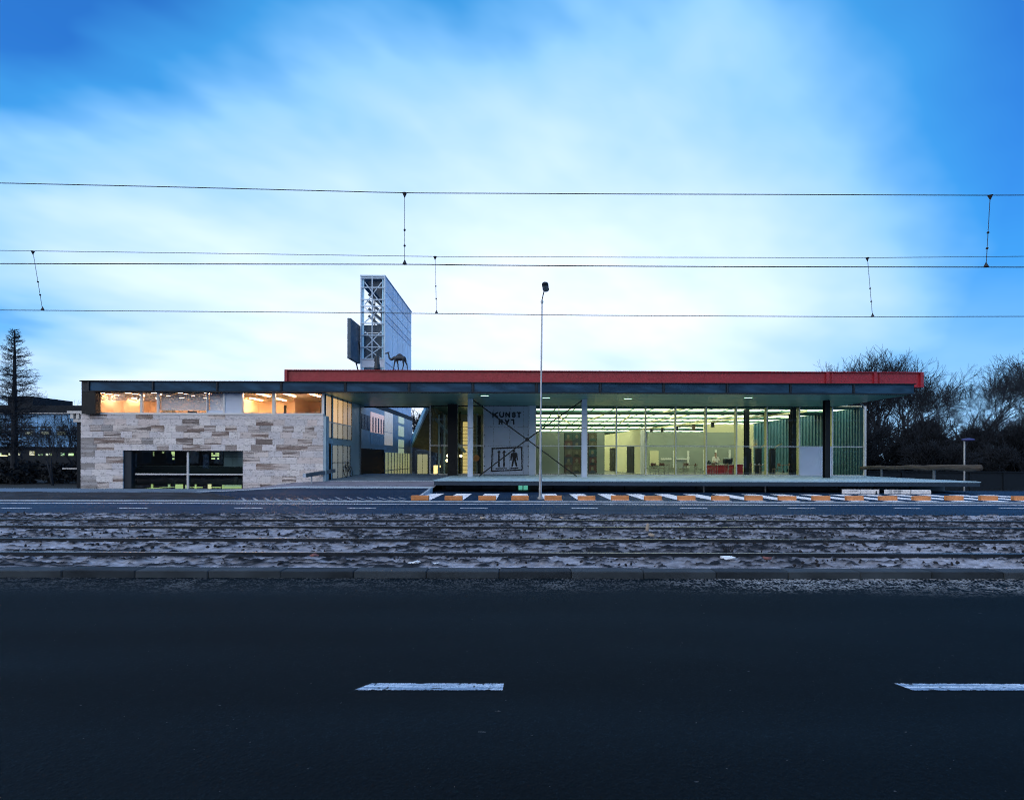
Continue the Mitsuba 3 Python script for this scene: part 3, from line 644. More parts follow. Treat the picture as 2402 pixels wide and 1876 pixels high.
# ---- side wall of the passage (translucent panels, doors, lit windows)
SX = -10.93
dp = lambda u: 10.93 * 1300 / (1217 - 740 - u / 6.067)
pw = part('passage_wall', J(B(SX - .14, SX - .03, 31.3, 57, -2.5, 5.86)), 'poly')
def spane(name, y0, y1, z0, z1, m, emit=None, t=.0):
    return sub(pw, name, B(SX - .035, SX + t, y0, y1, z0, z1), m, emit=emit)
for y0, y1, b in ((31.42, 32.30, .62), (32.62, 33.44, .95), (33.50, 34.40, .80), (34.46, 35.30, .52), (35.36, 36.20, .34)):
    spane('lit_pane', y0, y1, 3.86, 5.28, 'frame', emit=(.29 * b, .17 * b, .06 * b))
    spane('lit_pane', y0, y1, 2.95, 3.80, 'frame', emit=(.12 * b, .095 * b, .055 * b))
spane('transom', 31.3, 36.3, 3.80, 3.86, 'frame', t=.02)
for y in (31.36, 32.36, 32.57, 33.47, 34.43, 35.33, 36.23):
    spane('post', y - .03, y + .03, 2.9, 5.36, 'dark_frame', t=.02)
spane('post', 32.36, 32.56, .4, 5.36, 'poly', t=.015)
spane('door', 31.35, 32.3, .45, 2.58, 'black_steel', t=.01)
spane('door_edge', 32.3, 32.42, .45, 2.55, 'tower_skin', t=.012)
for y0, y1, b in ((32.6, 33.44, .62), (33.5, 34.4, .5), (34.46, 35.3, .36), (35.36, 35.85, .28)):
    spane('lit_pane', y0, y1, 1.5, 2.5, 'frame', emit=(.085 * b, .078 * b, .048 * b))
    spane('lit_pane', y0, y1, .55, 1.46, 'frame', emit=(.07 * b, .068 * b, .045 * b))
for y in (32.5, 33.47, 34.43, 35.33, 35.92): spane('post', y - .03, y + .03, .5, 2.56, 'poly_dark', t=.03)
spane('transom', 32.5, 35.9, 1.46, 1.50, 'poly_dark', t=.025)
spane('gate', 38.4, 45.0, -.1, 2.45, 'black_steel', t=.01)
spane('gate_post', 38.2, 38.4, -.1, 5.33, 'poly_dark', t=.02)
for i in range(3): spane('dark_pane', 38.6 + .75 * i, 39.25 + .75 * i, 3.8, 4.85, 'tower_dark', t=.01)
for i in range(5):
    y0 = 40.95 + .82 * i
    spane('curtain', y0 + .42, y0 + .76, 3.72, 4.85, 'tower_dark', t=.012)
    spane('lit_pane', y0, y0 + .76, 3.7, 5.2, 'frame', emit=(.15, .09, .07))
    spane('pale_pane', y0, y0 + .76, 2.75, 3.62, 'poly', t=.01)
for i in range(2):
    for z0, z1 in ((3.95, 5.6), (2.85, 3.9)):
        spane('lit_pane', 45.2 + 1.5 * i, 46.6 + 1.5 * i, z0, z1, 'frame', emit=(.085, .08, .07))
for z0, z1 in ((5.0, 5.6), (3.8, 4.75), (2.8, 3.5), (2.2, 2.7)):
    spane('lit_pane', 50.4, 52.8, z0, z1, 'frame', emit=(.085, .11, .065))
for i in range(9):
    y0 = 45.2 + 1.15 * i
    spane('post', y0 - .09, y0 - .01, -1.5, 2.25, 'poly_dark', t=.05)
    spane('lit_pane', y0, y0 + 1.05, .8, 2.25, 'frame', emit=(.07, .08, .033))
    spane('lit_pane', y0, y0 + 1.05, -1.5, .72, 'frame', emit=(.062, .07, .03))
part('passage_end', J(B(-10.9, -9.2, 58, 58.2, -2.5, 2.6), B(-8.2, -2.0, 58, 58.2, -2.5, 2.6), B(-9.2, -8.2, 58, 58.2, -2.5, -.2)), 'poly_dark')
for x0, x1 in ((-10.6, -10.1), (-10.05, -9.55)):
    part('lit_end_pane', B(x0, x1, 57.95, 58., .1, 2.2), 'frame', emit=(.09, .085, .03))
part('lit_doorway', J(B(-8.9, -8.5, 57.9, 58., -.2, 1.0), B(-8.9, -7.4, 57.9, 58., .85, 1.05)), 'frame', emit=(.8, .52, .2))
# raked underside of the auditorium
au = part('auditorium_underside', trimesh.convex.convex_hull([(-6.38, 39.3, 5.36), (-6.1, 39.3, 5.36), (-10.9, 56.2, 3.0), (-6.1, 58, 1.9), (-6.38, 39.3, 5.6), (-6.1, 39.3, 5.6), (-10.9, 56.2, 3.3), (-6.1, 58, 2.4)]), 'poly_dark')
A0, A1, B0, B1 = map(np.array, ((-6.36, 39.3, 5.34), (-6.1, 39.3, 5.33), (-10.85, 56.1, 2.98), (-6.1, 57.9, 1.86)))
for i in range(22):
    t0, t1 = i / 22., (i + .9) / 22.
    l0, r0, l1, r1 = A0 + (B0 - A0) * t0, A1 + (B1 - A1) * t0, A0 + (B0 - A0) * t1, A1 + (B1 - A1) * t1
    dz = np.array((0, 0, -.03))
    sub(au, 'plank', trimesh.convex.convex_hull([l0 + dz, r0 + dz, l1 + dz, r1 + dz, l0 + dz * 2, r0 + dz * 2, l1 + dz * 2, r1 + dz * 2]), 'plank')
sub(au, 'edge_strip', bar((-6.42, 39.25, 5.33), (-10.88, 56.1, 2.95), .14, .2), 'tower_skin2')
sub(au, 'edge_glazing', bar((-6.62, 39.6, 5.45), (-10.9, 56.0, 3.45), .06, .5), 'tower_skin')

part('auditorium_wall', J(B(-6.22, -6.12, 39.4, 58, 2.6, 5.8)), 'plank')
part('entrance_ceiling', B(-6.1, 1., 38.4, 46., 5.42, 5.5), 'soffit')

# ---- lift tower above the roof
tx0, tx1, ty0, ty1, tz0, tz1 = -12.93, -10.93, 45.1, 56.2, 5.95, 16.55
tw = part('tower', J(B(tx0, tx0 + .06, ty0 + .1, ty1, tz0, 10.7), B(tx0, tx1, ty1 - .06, ty1, tz0, 10.7), B(tx0, tx0 + .1, ty1 - .1, ty1, 10.7, tz1), B(tx0, tx0 + .06, ty0 + .1, ty1, 15.9, tz1)), 'tower_skin')
uz = lambda v: 1.72 + (1076 - 620 - v / 5.46) * 45.1 / 1300
ux = lambda u: (700 + u / 5.46 - 1217) * 45.1 / 1300
for a, b in ((793, 808), (1092, 1108)):
    sub(tw, 'corner_post', B(ux(a), ux(b), ty0 - .06, ty0 + .1, tz0, tz1 + .04), 'tower_steel')
for a, b in ((810, 836), (1064, 1090)):
    sub(tw, 'glass_strip', B(ux(a), ux(b), ty0 + .04, ty0 + .07, tz0 + 1., tz1), 'tower_skin2')
for v in (163, 186, 305, 460, 545, 610, 762, 913, 1065, 1215):
    sub(tw, 'rail', B(ux(793), ux(1108), ty0 - .09, ty0 - .03, uz(v) - .04, uz(v) + .04), 'tower_steel')
sub(tw, 'centre_post', B(ux(938), ux(950), ty0 - .11, ty0 - .03, uz(1215), tz1), 'tower_steel')
for v0, v1 in ((235, 520), (560, 745), (860, 1080), (1060, 1210)):
    for a, b in (((845, v0), (1062, v1)), ((1062, v0), (845, v1))):
        sub(tw, 'brace', bar((ux(a[0]), ty0 + .02, uz(a[1])), (ux(b[0]), ty0 + .02, uz(b[1])), .07), 'tower_steel')
for v0, v1 in ((868, 1210), (765, 862)):
    sub(tw, 'back_panel', B(ux(800), ux(1100), ty0 + .5, ty0 + .55, uz(v1), uz(v0)), 'tower_dark')
sub(tw, 'back_panel', trimesh.convex.convex_hull([(ux(845), ty0 + y, uz(195)) for y in (.5, .55)] + [(ux(1064), ty0 + y, uz(195)) for y in (.5, .55)] + [(ux(1064), ty0 + y, uz(470)) for y in (.5, .55)]), 'tower_dark')
for i in range(4):
    v0 = 330 + i * 95
    sub(tw, 'stair_flight', bar((ux(845), ty0 + 1.2, uz(v0)), (ux(1062), ty0 + 1.2, uz(v0 + 190)), .12, .22), 'tower_dark')
for u in (880, 905, 990, 1025):
    sub(tw, 'inner_post', B(ux(u), ux(u + 12), ty0 + 1.5, ty0 + 1.6, uz(745), uz(330)), 'tower_dark')
sub(tw, 'base_panel', B(ux(795), ux(1104), ty0 - .02, ty0 + .04, uz(1320), uz(1222)), 'panel_white')
ycut = (45.2, 48.0, 49.75, 52.0, 54.1, 56.2); zcut = (5.95, 9.6, 13.0, 13.55, 14.3, 15.35, 16.55)
for i in range(5):
    for j in range(6):
        sub(tw, 'side_panel', B(tx1 - .05, tx1 + .0, ycut[i] + .045, ycut[i + 1] - .045, zcut[j] + .03, zcut[j + 1] - .03), 'tower_skin' if j in (0, 2, 5) else ('tower_skin2' if (i + j) % 2 else 'tower_skin2'))
sub(tw, 'side_frame', B(tx1 - .10, tx1 - .055, ty0, ty1, tz0, tz1), 'tower_dark')
sub(tw, 'roof_cap', B(tx0, tx1 + .05, ty0 - .05, ty1 + .05, tz1, tz1 + .07), 'tower_steel')
bb = sub(tw, 'billboard', B(-13.32, -13.06, 43.0, 45.6, 9.5, 12.6), 'tower_dark')
for a, b in (((-13.2, 44.9, 9.5), (-12.95, 45.3, 8.2)), ((-13.2, 44.9, 8.2), (-12.9, 45.3, 8.2)), ((-13.0, 45.0, 11.2), (-12.9, 45.3, 9.9))):
    sub(tw, 'bracket', bar(a, b, .08), 'dark_frame')
# ================================================================ THINGS
def hull(*pr):
    ms = []
    for c, r in pr:
        s = m3.Manifold.sphere(r, 10).translate(tuple(map(float, c))); ms.append(s)
    return m3.Manifold.batch_hull(ms)
def body(chains, edge=.03, it=6):
    out = None
    for ch in chains:
        for a, b in zip(ch[:-1], ch[1:]):
            h = hull(a, b); out = h if out is None else out + h
    out = out.refine_to_length(edge); mm = out.to_mesh()
    t = trimesh.Trimesh(mm.vert_properties[:, :3], mm.tri_verts)
    trimesh.smoothing.filter_taubin(t, iterations=it); return t
def moved(m, s, rz, loc):
    m = m.copy(); m.apply_scale(s); m.apply_transform(trimesh.transformations.rotation_matrix(rz, (0, 0, 1))); m.apply_translation(loc); return m

# ---- dromedary and its guide, sculptures on the red beam (camel faces left, -x)
cam = body([
    [((-.05, 0, 1.42), .27), ((.35, 0, 1.40), .30), ((.75, 0, 1.42), .25)],                      # trunk
    [((.08, 0, 1.62), .17), ((.30, 0, 1.80), .14), ((.50, 0, 1.64), .18)],                       # hump
    [((-.22, 0, 1.44), .21), ((-.62, 0, 1.24), .13), ((-.86, 0, 1.42), .10), ((-.92, 0, 1.80), .085), ((-.98, 0, 1.98), .10), ((-1.30, 0, 1.93), .065)],
    [((-.90, .07, 2.03), .035), ((-.86, .10, 2.12), .02)], [((-.90, -.07, 2.03), .035), ((-.86, -.10, 2.12), .02)],
    [((-.10, -.13, 1.36), .15), ((-.24, -.14, .80), .075), ((-.34, -.14, .10), .05), ((-.40, -.14, .06), .07)],
    [((-.05, .13, 1.36), .15), ((.08, .14, .80), .075), ((.16, .14, .10), .05), ((.10, .14, .06), .07)],
    [((.80, -.13, 1.40), .19), ((.74, -.14, .98), .10), ((.80, -.14, .62), .065), ((.66, -.14, .10), .05), ((.60, -.14, .06), .07)],
    [((.84, .13, 1.38), .19), ((.98, .14, .98), .10), ((1.14, .14, .62), .065), ((1.16, .14, .10), .05), ((1.10, .14, .06), .07)],
    [((.95, 0, 1.44), .07), ((1.05, 0, 1.15), .03), ((1.04, 0, .95), .04)]], .05, 5)
k = add('camel_statue', moved(cam, .53, 0, (-7.32, 33.2, 6.995)), 'statue', smooth=True)
tag(k, 'dark camel sculpture walking left on the red roof beam in front of the lift tower', 'statue')
k = thing('guide_statue', 'dark robed hooded figure sculpture standing on the red roof beam left of the camel', 'statue')
gx = -8.50
robe = trimesh.creation.revolve(np.array([(0, 0), (.17, .0), (.19, .06), (.165, .3), (.125, .55), (.11, .68), (.135, .76), (.10, .83), (.05, .86), (0, .87)]), sections=20)
add('robe', at(robe, gx, 33.2, 7.05), 'statue', k, smooth=True)
add('head', body([[((gx, 33.2, 7.93), .05), ((gx, 33.19, 8.0), .058), ((gx + .01, 33.2, 8.1), .03)]], .02, 3), 'statue', k, smooth=True)
add('arm', body([[((gx - .10, 33.15, 7.8), .04), ((gx - .13, 33.1, 7.55), .035), ((gx - .04, 33.05, 7.45), .028)]], .02, 3), 'statue', k, smooth=True)
add('arm', body([[((gx + .10, 33.15, 7.8), .04), ((gx + .13, 33.12, 7.55), .035), ((gx + .13, 33.08, 7.35), .028)]], .02, 3), 'statue', k, smooth=True)
add('plinth', J(B(gx - .05, gx + .05, 33.15, 33.25, 7.0, 7.06), B(gx - .16, gx + .16, 33.1, 33.3, 7.0, 7.015)), 'statue', k)

# ---- street lamp by the crossing
lx0, ly0 = .93, 23.85
k = thing('street_lamp', 'tall slim grey street lamp standing before the museum terrace beside the white crossing stripes', 'street lamp')
add('pole', tube([(lx0, ly0, 2.9), (lx0 + .02, ly0, 5.5), (lx0 + .045, ly0, 8.45)], [.043, .037, .030], 12), 'galv', k, smooth=40)
add('lower_pole', tube([(lx0, ly0, .0), (lx0, ly0, 1.25), (lx0, ly0, 1.32), (lx0, ly0, 2.92)], [.068, .066, .048, .046], 14), 'galv', k, smooth=40)
add('collar', J(cyl((lx0, ly0, .05), .12, .1, 16), tube([(lx0 + .045, ly0, 8.42), (lx0 + .045, ly0, 8.56)], .05, 10), tube([(lx0 + .045, ly0, 8.47), (lx0 + .045, ly0, 8.50)], .065, 10)), 'galv', k)
add('arm', tube([(lx0 + .045, ly0, 8.54), (lx0 + .06, ly0 - .06, 8.64), (lx0 + .09, ly0 - .30, 8.74), (lx0 + .11, ly0 - .55, 8.80)], .022, 8), 'dark_frame', k)
def pod(sx, sy, sz, dz):
    m = trimesh.creation.capsule(height=2 * (sy - sx), radius=sx, count=[14, 14]); m.apply_transform(trimesh.transformations.rotation_matrix(math.pi / 2, (1, 0, 0)))
    m.apply_translation(-m.bounds.mean(0)); m.apply_scale((1, 1, sz / sx)); m.apply_transform(trimesh.transformations.rotation_matrix(-.18, (1, 0, 0)) @ trimesh.transformations.rotation_matrix(-.12, (0, 0, 1))); return at(m, lx0 + .15, ly0 - .88, 8.86 + dz)
add('lamp_head', pod(.135, .36, .09, 0), 'dark_frame', k, smooth=True)
add('lamp_glass', pod(.10, .30, .06, -.045), 'lamp_glass', k, smooth=True)

# ---- small park lamp at the right
k = thing('park_lamp', 'small lamp post with a flat violet lamp head beyond the right end of the terrace', 'street lamp')
add('post', tube([(26.0, 32.2, -.42), (26.0, 32.2, 2.88)], .045, 10), 'galv', k, smooth=40)
add('lamp_head', at(trimesh.creation.icosphere(2, 1.).apply_scale((.36, .24, .09)), 26.14, 32.1, 2.93), 'lamp_violet', k, smooth=True)

# ---- log rail along the terrace's right edge
k = thing('log_rail', 'long tree trunk laid as a rail along the right end of the terrace', 'log')
ys_ = np.linspace(28.4, 38.3, 40); rr = .165 - .05 * (ys_ - 28.4) / 9.9
lg = tube(np.stack([23.78 + .03 * np.sin(ys_ * 1.3), ys_, 1.36 - .155 * (ys_ - 28.4) / 9.9 + .02 * np.sin(ys_ * 2.1)], 1), rr, 16)
d = meshkit.fbm(lg.vertices * (9, 2, 9), 3, 2)[:, None] - .5
cc = np.stack([np.full(len(lg.vertices), 23.78), lg.vertices[:, 1], 1.36 - .155 * (lg.vertices[:, 1] - 28.4) / 9.9], 1)
lg.vertices = lg.vertices + (lg.vertices - cc) * d * .55
add('trunk', lg, 'bark_log', k, smooth=True)
for y in (31.6, 36.2):
    add('post', cyl((23.78, y, .92), .06 if y > 33 else .07, .6, 12), 'poly_dark', k)
    add('strap', B(23.68, 23.88, y - .03, y + .03, 1.22, 1.26), 'poly_dark', k)

# ---- beam rail at the foot of the ramp, left
k = thing('beam_rail', 'thick dark timber beam on two steel posts beside the corner of the stone wall', 'handrail')
add('beam', bar((-11.42, 29.6, .815), (-10.62, 31.9, 1.03), .21, .20), 'poly_dark', k)
add('end_face', bar((-11.424, 29.585, .8147), (-11.419, 29.6, .815), .205, .195), 'panel_grey', k)
add('post', cyl((-11.22, 30.05, .42), .035, .75, 10), 'galv', k)
add('post', cyl((-10.86, 31.1, .60), .035, .7, 10), 'galv', k)

# ---- bicycle against the passage wall (its length runs along y)
k = thing('bicycle', 'dark bicycle leaning against the lit panels of the passage wall', 'bicycle')
def bk(m): # bike frame: u along y, v up, leaning towards the wall
    m = m.copy(); m.apply_transform(trimesh.transformations.rotation_matrix(.10, (0, 1, 0)) if False else np.eye(4)); m.vertices[:, 0] -= .16 * m.vertices[:, 2]; m.apply_translation((-10.62, 34.7, .575)); return m
def wheel(y):
    r = []
    tor = trimesh.creation.torus(.325, .022, 28, 8); tor.apply_transform(trimesh.transformations.rotation_matrix(math.pi / 2, (0, 1, 0))); tor.apply_translation((0, y, .345))
    w_ = add('wheel', bk(tor), 'rubber', k, smooth=True)
    sp_ = J(*[tube([(0, y, .345), (0, y + .31 * math.cos(a), .345 + .31 * math.sin(a))], .003, 4) for a in np.arange(12) * math.pi / 6])
    add('spokes', bk(sp_), 'bike_grey', w_)
wheel(-.53); wheel(.53)
add('frame', bk(J(*[tube(p, .018, 8) for p in ([(0, .53, .345), (0, .12, .30)], [(0, .12, .30), (0, .24, .86)], [(0, .12, .30), (0, -.34, .72)], [(0, .20, .72), (0, -.36, .78)], [(0, -.32, .9), (0, -.40, .65), (0, -.53, .345)], [(0, .53, .345), (0, .20, .72)])])), 'rubber', k)
add('saddle', bk(at(trimesh.creation.icosphere(2, 1.).apply_scale((.08, .14, .04)), 0, .26, .90)), 'rubber', k, smooth=True)
add('handlebar', bk(J(tube([(-.28, -.18, 1.02), (-.22, -.30, 1.04), (0, -.33, 1.0), (.22, -.30, 1.04), (.28, -.18, 1.02)], .014, 8), tube([(0, -.32, .88), (0, -.33, 1.0)], .014, 8))), 'bike_grey', k)
add('mudguard', bk(J(*[tube([(0, y + .36 * math.cos(a), .345 + .36 * math.sin(a)) for a in np.linspace(.3, 2.7, 9)], .02, 6) for y in (-.53, .53)])), 'bike_grey', k)
add('crank', bk(J(at(trimesh.creation.cylinder(.09, .02, 16).apply_transform(trimesh.transformations.rotation_matrix(math.pi / 2, (0, 1, 0))), .04, .12, .3), bar((.06, .12, .3), (.06, .0, .18), .02), bar((.06, 0, .18), (.13, 0, .18), .05, .02))), 'bike_grey', k)
add('carrier', bk(J(bar((-.06, .3, .74), (-.06, .78, .72), .015), bar((.06, .3, .74), (.06, .78, .72), .015), bar((0, .75, .72), (0, .55, .36), .012))), 'bike_grey', k)
add('headlamp', bk(ball((0, -.42, .86), .045, 2)), 'white_steel', k, smooth=True)

# ---- orange blocks in front of the crossing stripes
words = ['first', 'second', 'third', 'fourth', 'fifth', 'sixth', 'seventh', 'eighth', 'ninth', 'tenth', 'eleventh', 'twelfth', 'thirteenth', 'fourteenth', 'fifteenth', 'sixteenth', 'seventeenth', 'eighteenth', 'nineteenth']
random.seed(8)
for k in range(19):
    x = -4.46 + 1.372 * k + .0036 * k * k; y = 22.98 + .045 * k; j = random.uniform(-.02, .02)
    b = BB(x + j, x + .735 + j, y, y + .19, .0, .195 + random.uniform(-.008, .008), .014)
    b.apply_transform(trimesh.transformations.rotation_matrix(random.uniform(-.035, .035), (0, 0, 1), (x + .37, y + .1, 0)))
    kk = add('orange_block', b, 'orange_block')
    lab = words[k] + ' orange concrete block from the left in the row before the white crossing stripes'
    if k == 4: lab = 'orange concrete block just right of the foot of the tall street lamp'
    if k == 3: lab = 'orange concrete block just left of the foot of the tall street lamp'
    tag(kk, lab, 'concrete block', 'orange blocks along the road edge')

# ---- white boards under the right end of the terrace
for i, (a, b, w) in enumerate(((1980, 2022.5, 'leftmost'), (2024, 2067.5, 'second from left'), (2080, 2141.5, 'third from left, widest'), (2144, 2190.5, 'rightmost, round cornered'))):
    x0, x1 = [(p - 1217) * 28.2 / 1300 for p in (a, b)]
    P = sbox(x0, -.02, x1, .225)
    if i == 3: P = sbox(x0, -.02, x1 - .08, .225).union(sbox(x0, -.02, x1, .15)).union(affinity.translate(Polygon([(0, 0), (0, .075), (-.02, .07), (-.08, .0)]), 0, 0).buffer(0) if False else Polygon([(x1 - .08, .15), (x1, .15), (x1 - .02, .195), (x1 - .08, .225)]))
    kk = thing('white_board', w + ' of four low white boards under the right end of the terrace', 'board', 'white boards under the terrace')
    add('panel', at(facing(P, .04), 0, 28.3, 0), 'paint_white', kk)
    for x in (x0 + .15, x1 - .2): add('foot', B(x, x + .06, 28.3, 28.5, -.02, .08), 'galv', kk)
    if i in (0, 2): add('slot', B(x0 + (.35 if i == 0 else .45), x0 + (.75 if i == 0 else .95), 28.25, 28.262, .15, .165), 'dark_frame', kk)
    if i == 1: add('bottle_mark', J(B(x1 - .2, x1 - .1, 28.25, 28.262, .0, .10), B(x1 - .165, x1 - .135, 28.25, 28.262, .10, .17)), 'dark_frame', kk)

# ---- café furniture
def chair(x, y, rz, label):
    k = thing('cafe_chair', label, 'chair', 'café chairs in the glazed hall')
    R = lambda m: moved(m, 1, rz, (x, y, .635))
    add('seat', R(BB(-.2, .2, -.2, .2, .43, .46, .01)), 'chair_wood', k)
    add('backrest', R(J(BB(-.2, .2, .19, .21, .62, .84, .005))), 'chair_wood', k)
    for sx in (-.19, .19):
        add('rear_leg', R(tube([(sx, .25, 0), (sx, .2, .45), (sx, .21, .84)], .014, 6)), 'chair_steel', k)
        add('front_leg', R(tube([(sx, -.22, 0), (sx, -.19, .43)], .014, 6)), 'chair_steel', k)
def table(x, y, label):
    k = thing('cafe_table', label, 'table', 'café tables in the glazed hall')
    add('top', BB(x - .45, x + .45, y - .4, y + .4, 1.335, 1.365, .008), 'chair_wood', k)
    for sx in (-.4, .4):
        for sy in (-.35, .35): add('leg', tube([(x + sx, y + sy, .635), (x + sx, y + sy, 1.335)], .016, 6), 'chair_steel', k)
CH = ((9.95, 40.6, .2, 'leftmost café chair behind the glass, right of the white pillar'), (10.55, 40.9, 3.0, 'second café chair right of the white pillar, facing the glass'), (11.15, 40.3, 1.4, 'third café chair right of the white pillar, turned sideways'),
      (11.75, 39.9, -1.5, 'café chair at the left end of the middle table'), (12.95, 39.9, 1.5, 'café chair at the right end of the middle table'), (12.3, 40.9, 3.1, 'café chair behind the middle table'),
      (13.9, 40.0, -1.3, 'café chair at the left of the table before the red counter'), (15.35, 40.1, 1.4, 'café chair at the right of the table before the red counter'),
      (16.9, 40.6, -.4, 'café chair beside the inner black column, right of the red counter'), (17.95, 40.7, 1.2, 'café chair right of the table with white cups'),
      (18.9, 40.6, -1.5, 'second café chair from the right behind the glass'), (20.0, 40.4, 1.5, 'rightmost café chair behind the glass'))
for c in CH: chair(*c)
for x, y, l in ((10.3, 40.35, 'leftmost café table behind the glass'), (12.35, 39.9, 'middle café table with chairs at both ends'), (14.6, 39.9, 'café table standing before the red counter'), (17.35, 40.2, 'café table with three white cups on it'), (19.4, 40.2, 'rightmost café table behind the glass')): table(x, y, l)
for i, x in enumerate((17.05, 17.35, 17.62)):
    tag(add('cup', cyl((x, 39.95, 1.41), .045, .09, 12), 'white_steel'), ('left', 'middle', 'right')[i] + ' white cup of the three on the café table', 'cup', 'white cups on the café table')
k = thing('counter', 'red café counter with a pale top in the glazed hall', 'counter')
add('front', J(B(14.4, 16.35, 42.2, 42.8, .63, 1.34), B(16.5, 17.1, 42.2, 42.8, .63, 1.38)), 'red_counter', k)
add('top', J(B(14.35, 16.4, 42.15, 42.85, 1.34, 1.375), B(16.45, 17.15, 42.15, 42.85, 1.38, 1.415)), 'white_wall', k)
k = thing('coffee_machine', 'bulky black coffee machine with cups on top, on the right of the red counter', 'coffee machine')
add('body', BB(15.72, 16.3, 42.25, 42.7, 1.43, 1.80, .04), 'black_steel', k)
add('base', B(15.8, 16.25, 42.22, 42.75, 1.375, 1.43), 'black_steel', k)
add('cup_tray', J(*[cyl((15.8 + .1 * i, 42.4, 1.84), .035, .07, 8) for i in range(5)]), 'white_steel', k)
add('spout', B(16.28, 16.36, 42.3, 42.4, 1.6, 1.86), 'black_steel', k)
k = thing('cash_register', 'small black cash register on the left of the red counter', 'cash register')
add('body', trimesh.convex.convex_hull([(14.45, 42.3, 1.375), (14.85, 42.3, 1.375), (14.45, 42.65, 1.375), (14.85, 42.65, 1.375), (14.48, 42.35, 1.55), (14.7, 42.35, 1.55), (14.48, 42.6, 1.55), (14.7, 42.6, 1.55)]), 'black_steel', k)
add('display', B(14.5, 14.62, 42.4, 42.45, 1.55, 1.66), 'black_steel', k)
# the person behind the counter, leaning to the machine
k = thing('person', 'person in a white shirt standing behind the red counter beside the coffee machine', 'person')
px_, py_, pz_ = 15.38, 43.25, .63
S_ = lambda *a: [((px_ + x, py_ + y, pz_ + z), r) for x, y, z, r in a]
add('body', body([S_((0, 0, 1.30, .06), (0, -.02, 1.40, .055), (.0, -.05, 1.50, .085), (0, -.04, 1.56, .085)), S_((-.1, 0, .9, .11), (-.1, 0, .5, .065), (-.1, .02, .08, .045), (-.1, -.1, .04, .04)), S_((.1, 0, .9, .11), (.1, 0, .5, .065), (.1, .02, .08, .045), (.1, -.1, .04, .04)),
    S_((-.1, 0, .92, .11), (0, 0, 1.1, .13), (0, 0, 1.28, .12)), S_((-.17, 0, 1.27, .05), (-.24, -.06, 1.02, .04), (-.14, -.28, .92, .03), (-.10, -.36, .90, .028)), S_((.17, 0, 1.27, .05), (.26, -.08, 1.03, .04), (.28, -.32, 1.0, .03), (.28, -.42, .99, .028)), S_((0, -.12, 1.5, .02), (0, -.145, 1.48, .014))], .025, 5), 'skin', k, smooth=True)
add('shirt', body([S_((-.09, 0, .90, .14), (0, 0, 1.12, .15), (-.1, 0, 1.27, .085)), S_((.09, 0, .90, .14), (0, 0, 1.12, .15), (.1, 0, 1.27, .085)), S_((-.1, 0, 1.27, .085), (.1, 0, 1.27, .085)), S_((-.17, 0, 1.27, .075), (-.24, -.06, 1.02, .06)), S_((.17, 0, 1.27, .075), (.26, -.08, 1.03, .06))], .03, 4), 'shirt', k, smooth=True)
add('trousers', body([S_((-.1, 0, .90, .125), (-.1, 0, .5, .085), (-.1, .02, .1, .065)), S_((.1, 0, .90, .125), (.1, 0, .5, .085), (.1, .02, .1, .065)), S_((-.1, 0, .9, .125), (.1, 0, .9, .125))], .03, 4), 'rubber', k, smooth=True)
add('hair', body([S_((0, -.02, 1.58, .088), (0, .0, 1.54, .088)), S_((0, .02, 1.5, .08), (0, .01, 1.56, .085))], .03, 3), 'hair', k, smooth=True)
# tall dark cases with bent brass lamp arms
for i, (x, l) in enumerate(((18.05, 'left'), (18.85, 'middle'), (19.95, 'right'))):
    k = thing('display_case', l + ' of three tall dark cases with bent brass arms inside the hall', 'display case', 'dark cases with brass arms')
    add('case', BB(x - .22, x + .22, 43.4, 43.7, .63, 2.62, .02), 'black_steel', k)
    add('arm', tube([(x + .06, 43.5, 2.3), (x + .16, 43.35, 2.72), (x + .30, 43.2, 2.86), (x + .52, 43., 2.98)], .03, 6), 'brass', k)
# poster of small portraits in rows on the screen wall
k = thing('portrait_poster', 'large dark poster of small portraits in rows, on the screen wall in the hall', 'poster')
random.seed(21); prng = np.random.default_rng(5)
mats_ = []
for i, c in enumerate(((.05, .10, .09), (.10, .055, .05), (.05, .07, .09), (.11, .11, .07), (.03, .04, .035), (.18, .18, .13))):
    mat('print%d' % i, c, .7)
add('sheet', B(3.42, 5.90, 41.97, 42., .66, 3.74), 'print4', k)
for i in range(4):
    for j in range(5):
        x, z = 3.47 + i * .61, .70 + j * .605; bgc = random.randrange(4)
        t = add('portrait', B(x, x + .58, 41.955, 41.97, z, z + .58), 'print%d' % bgc, k)
        sh = affinity.scale(Polygon(), 1, 1)
        from shapely.geometry import Point
        hd_ = affinity.scale(Point(x + .29 + random.uniform(-.04, .04), z + .33).buffer(.13, 6), .8, 1.1)
        sd = affinity.scale(Point(x + .29, z + .02).buffer(.24, 6), 1, .8).intersection(sbox(x, z, x + .58, z + .58))
        add('face', at(facing(hd_, .006), 0, 41.955, 0), 'print5', t)
        add('shoulders', at(facing(sd.difference(hd_), .006), 0, 41.955, 0), 'print%d' % ((bgc + 1 + random.randrange(3)) % 5), t)

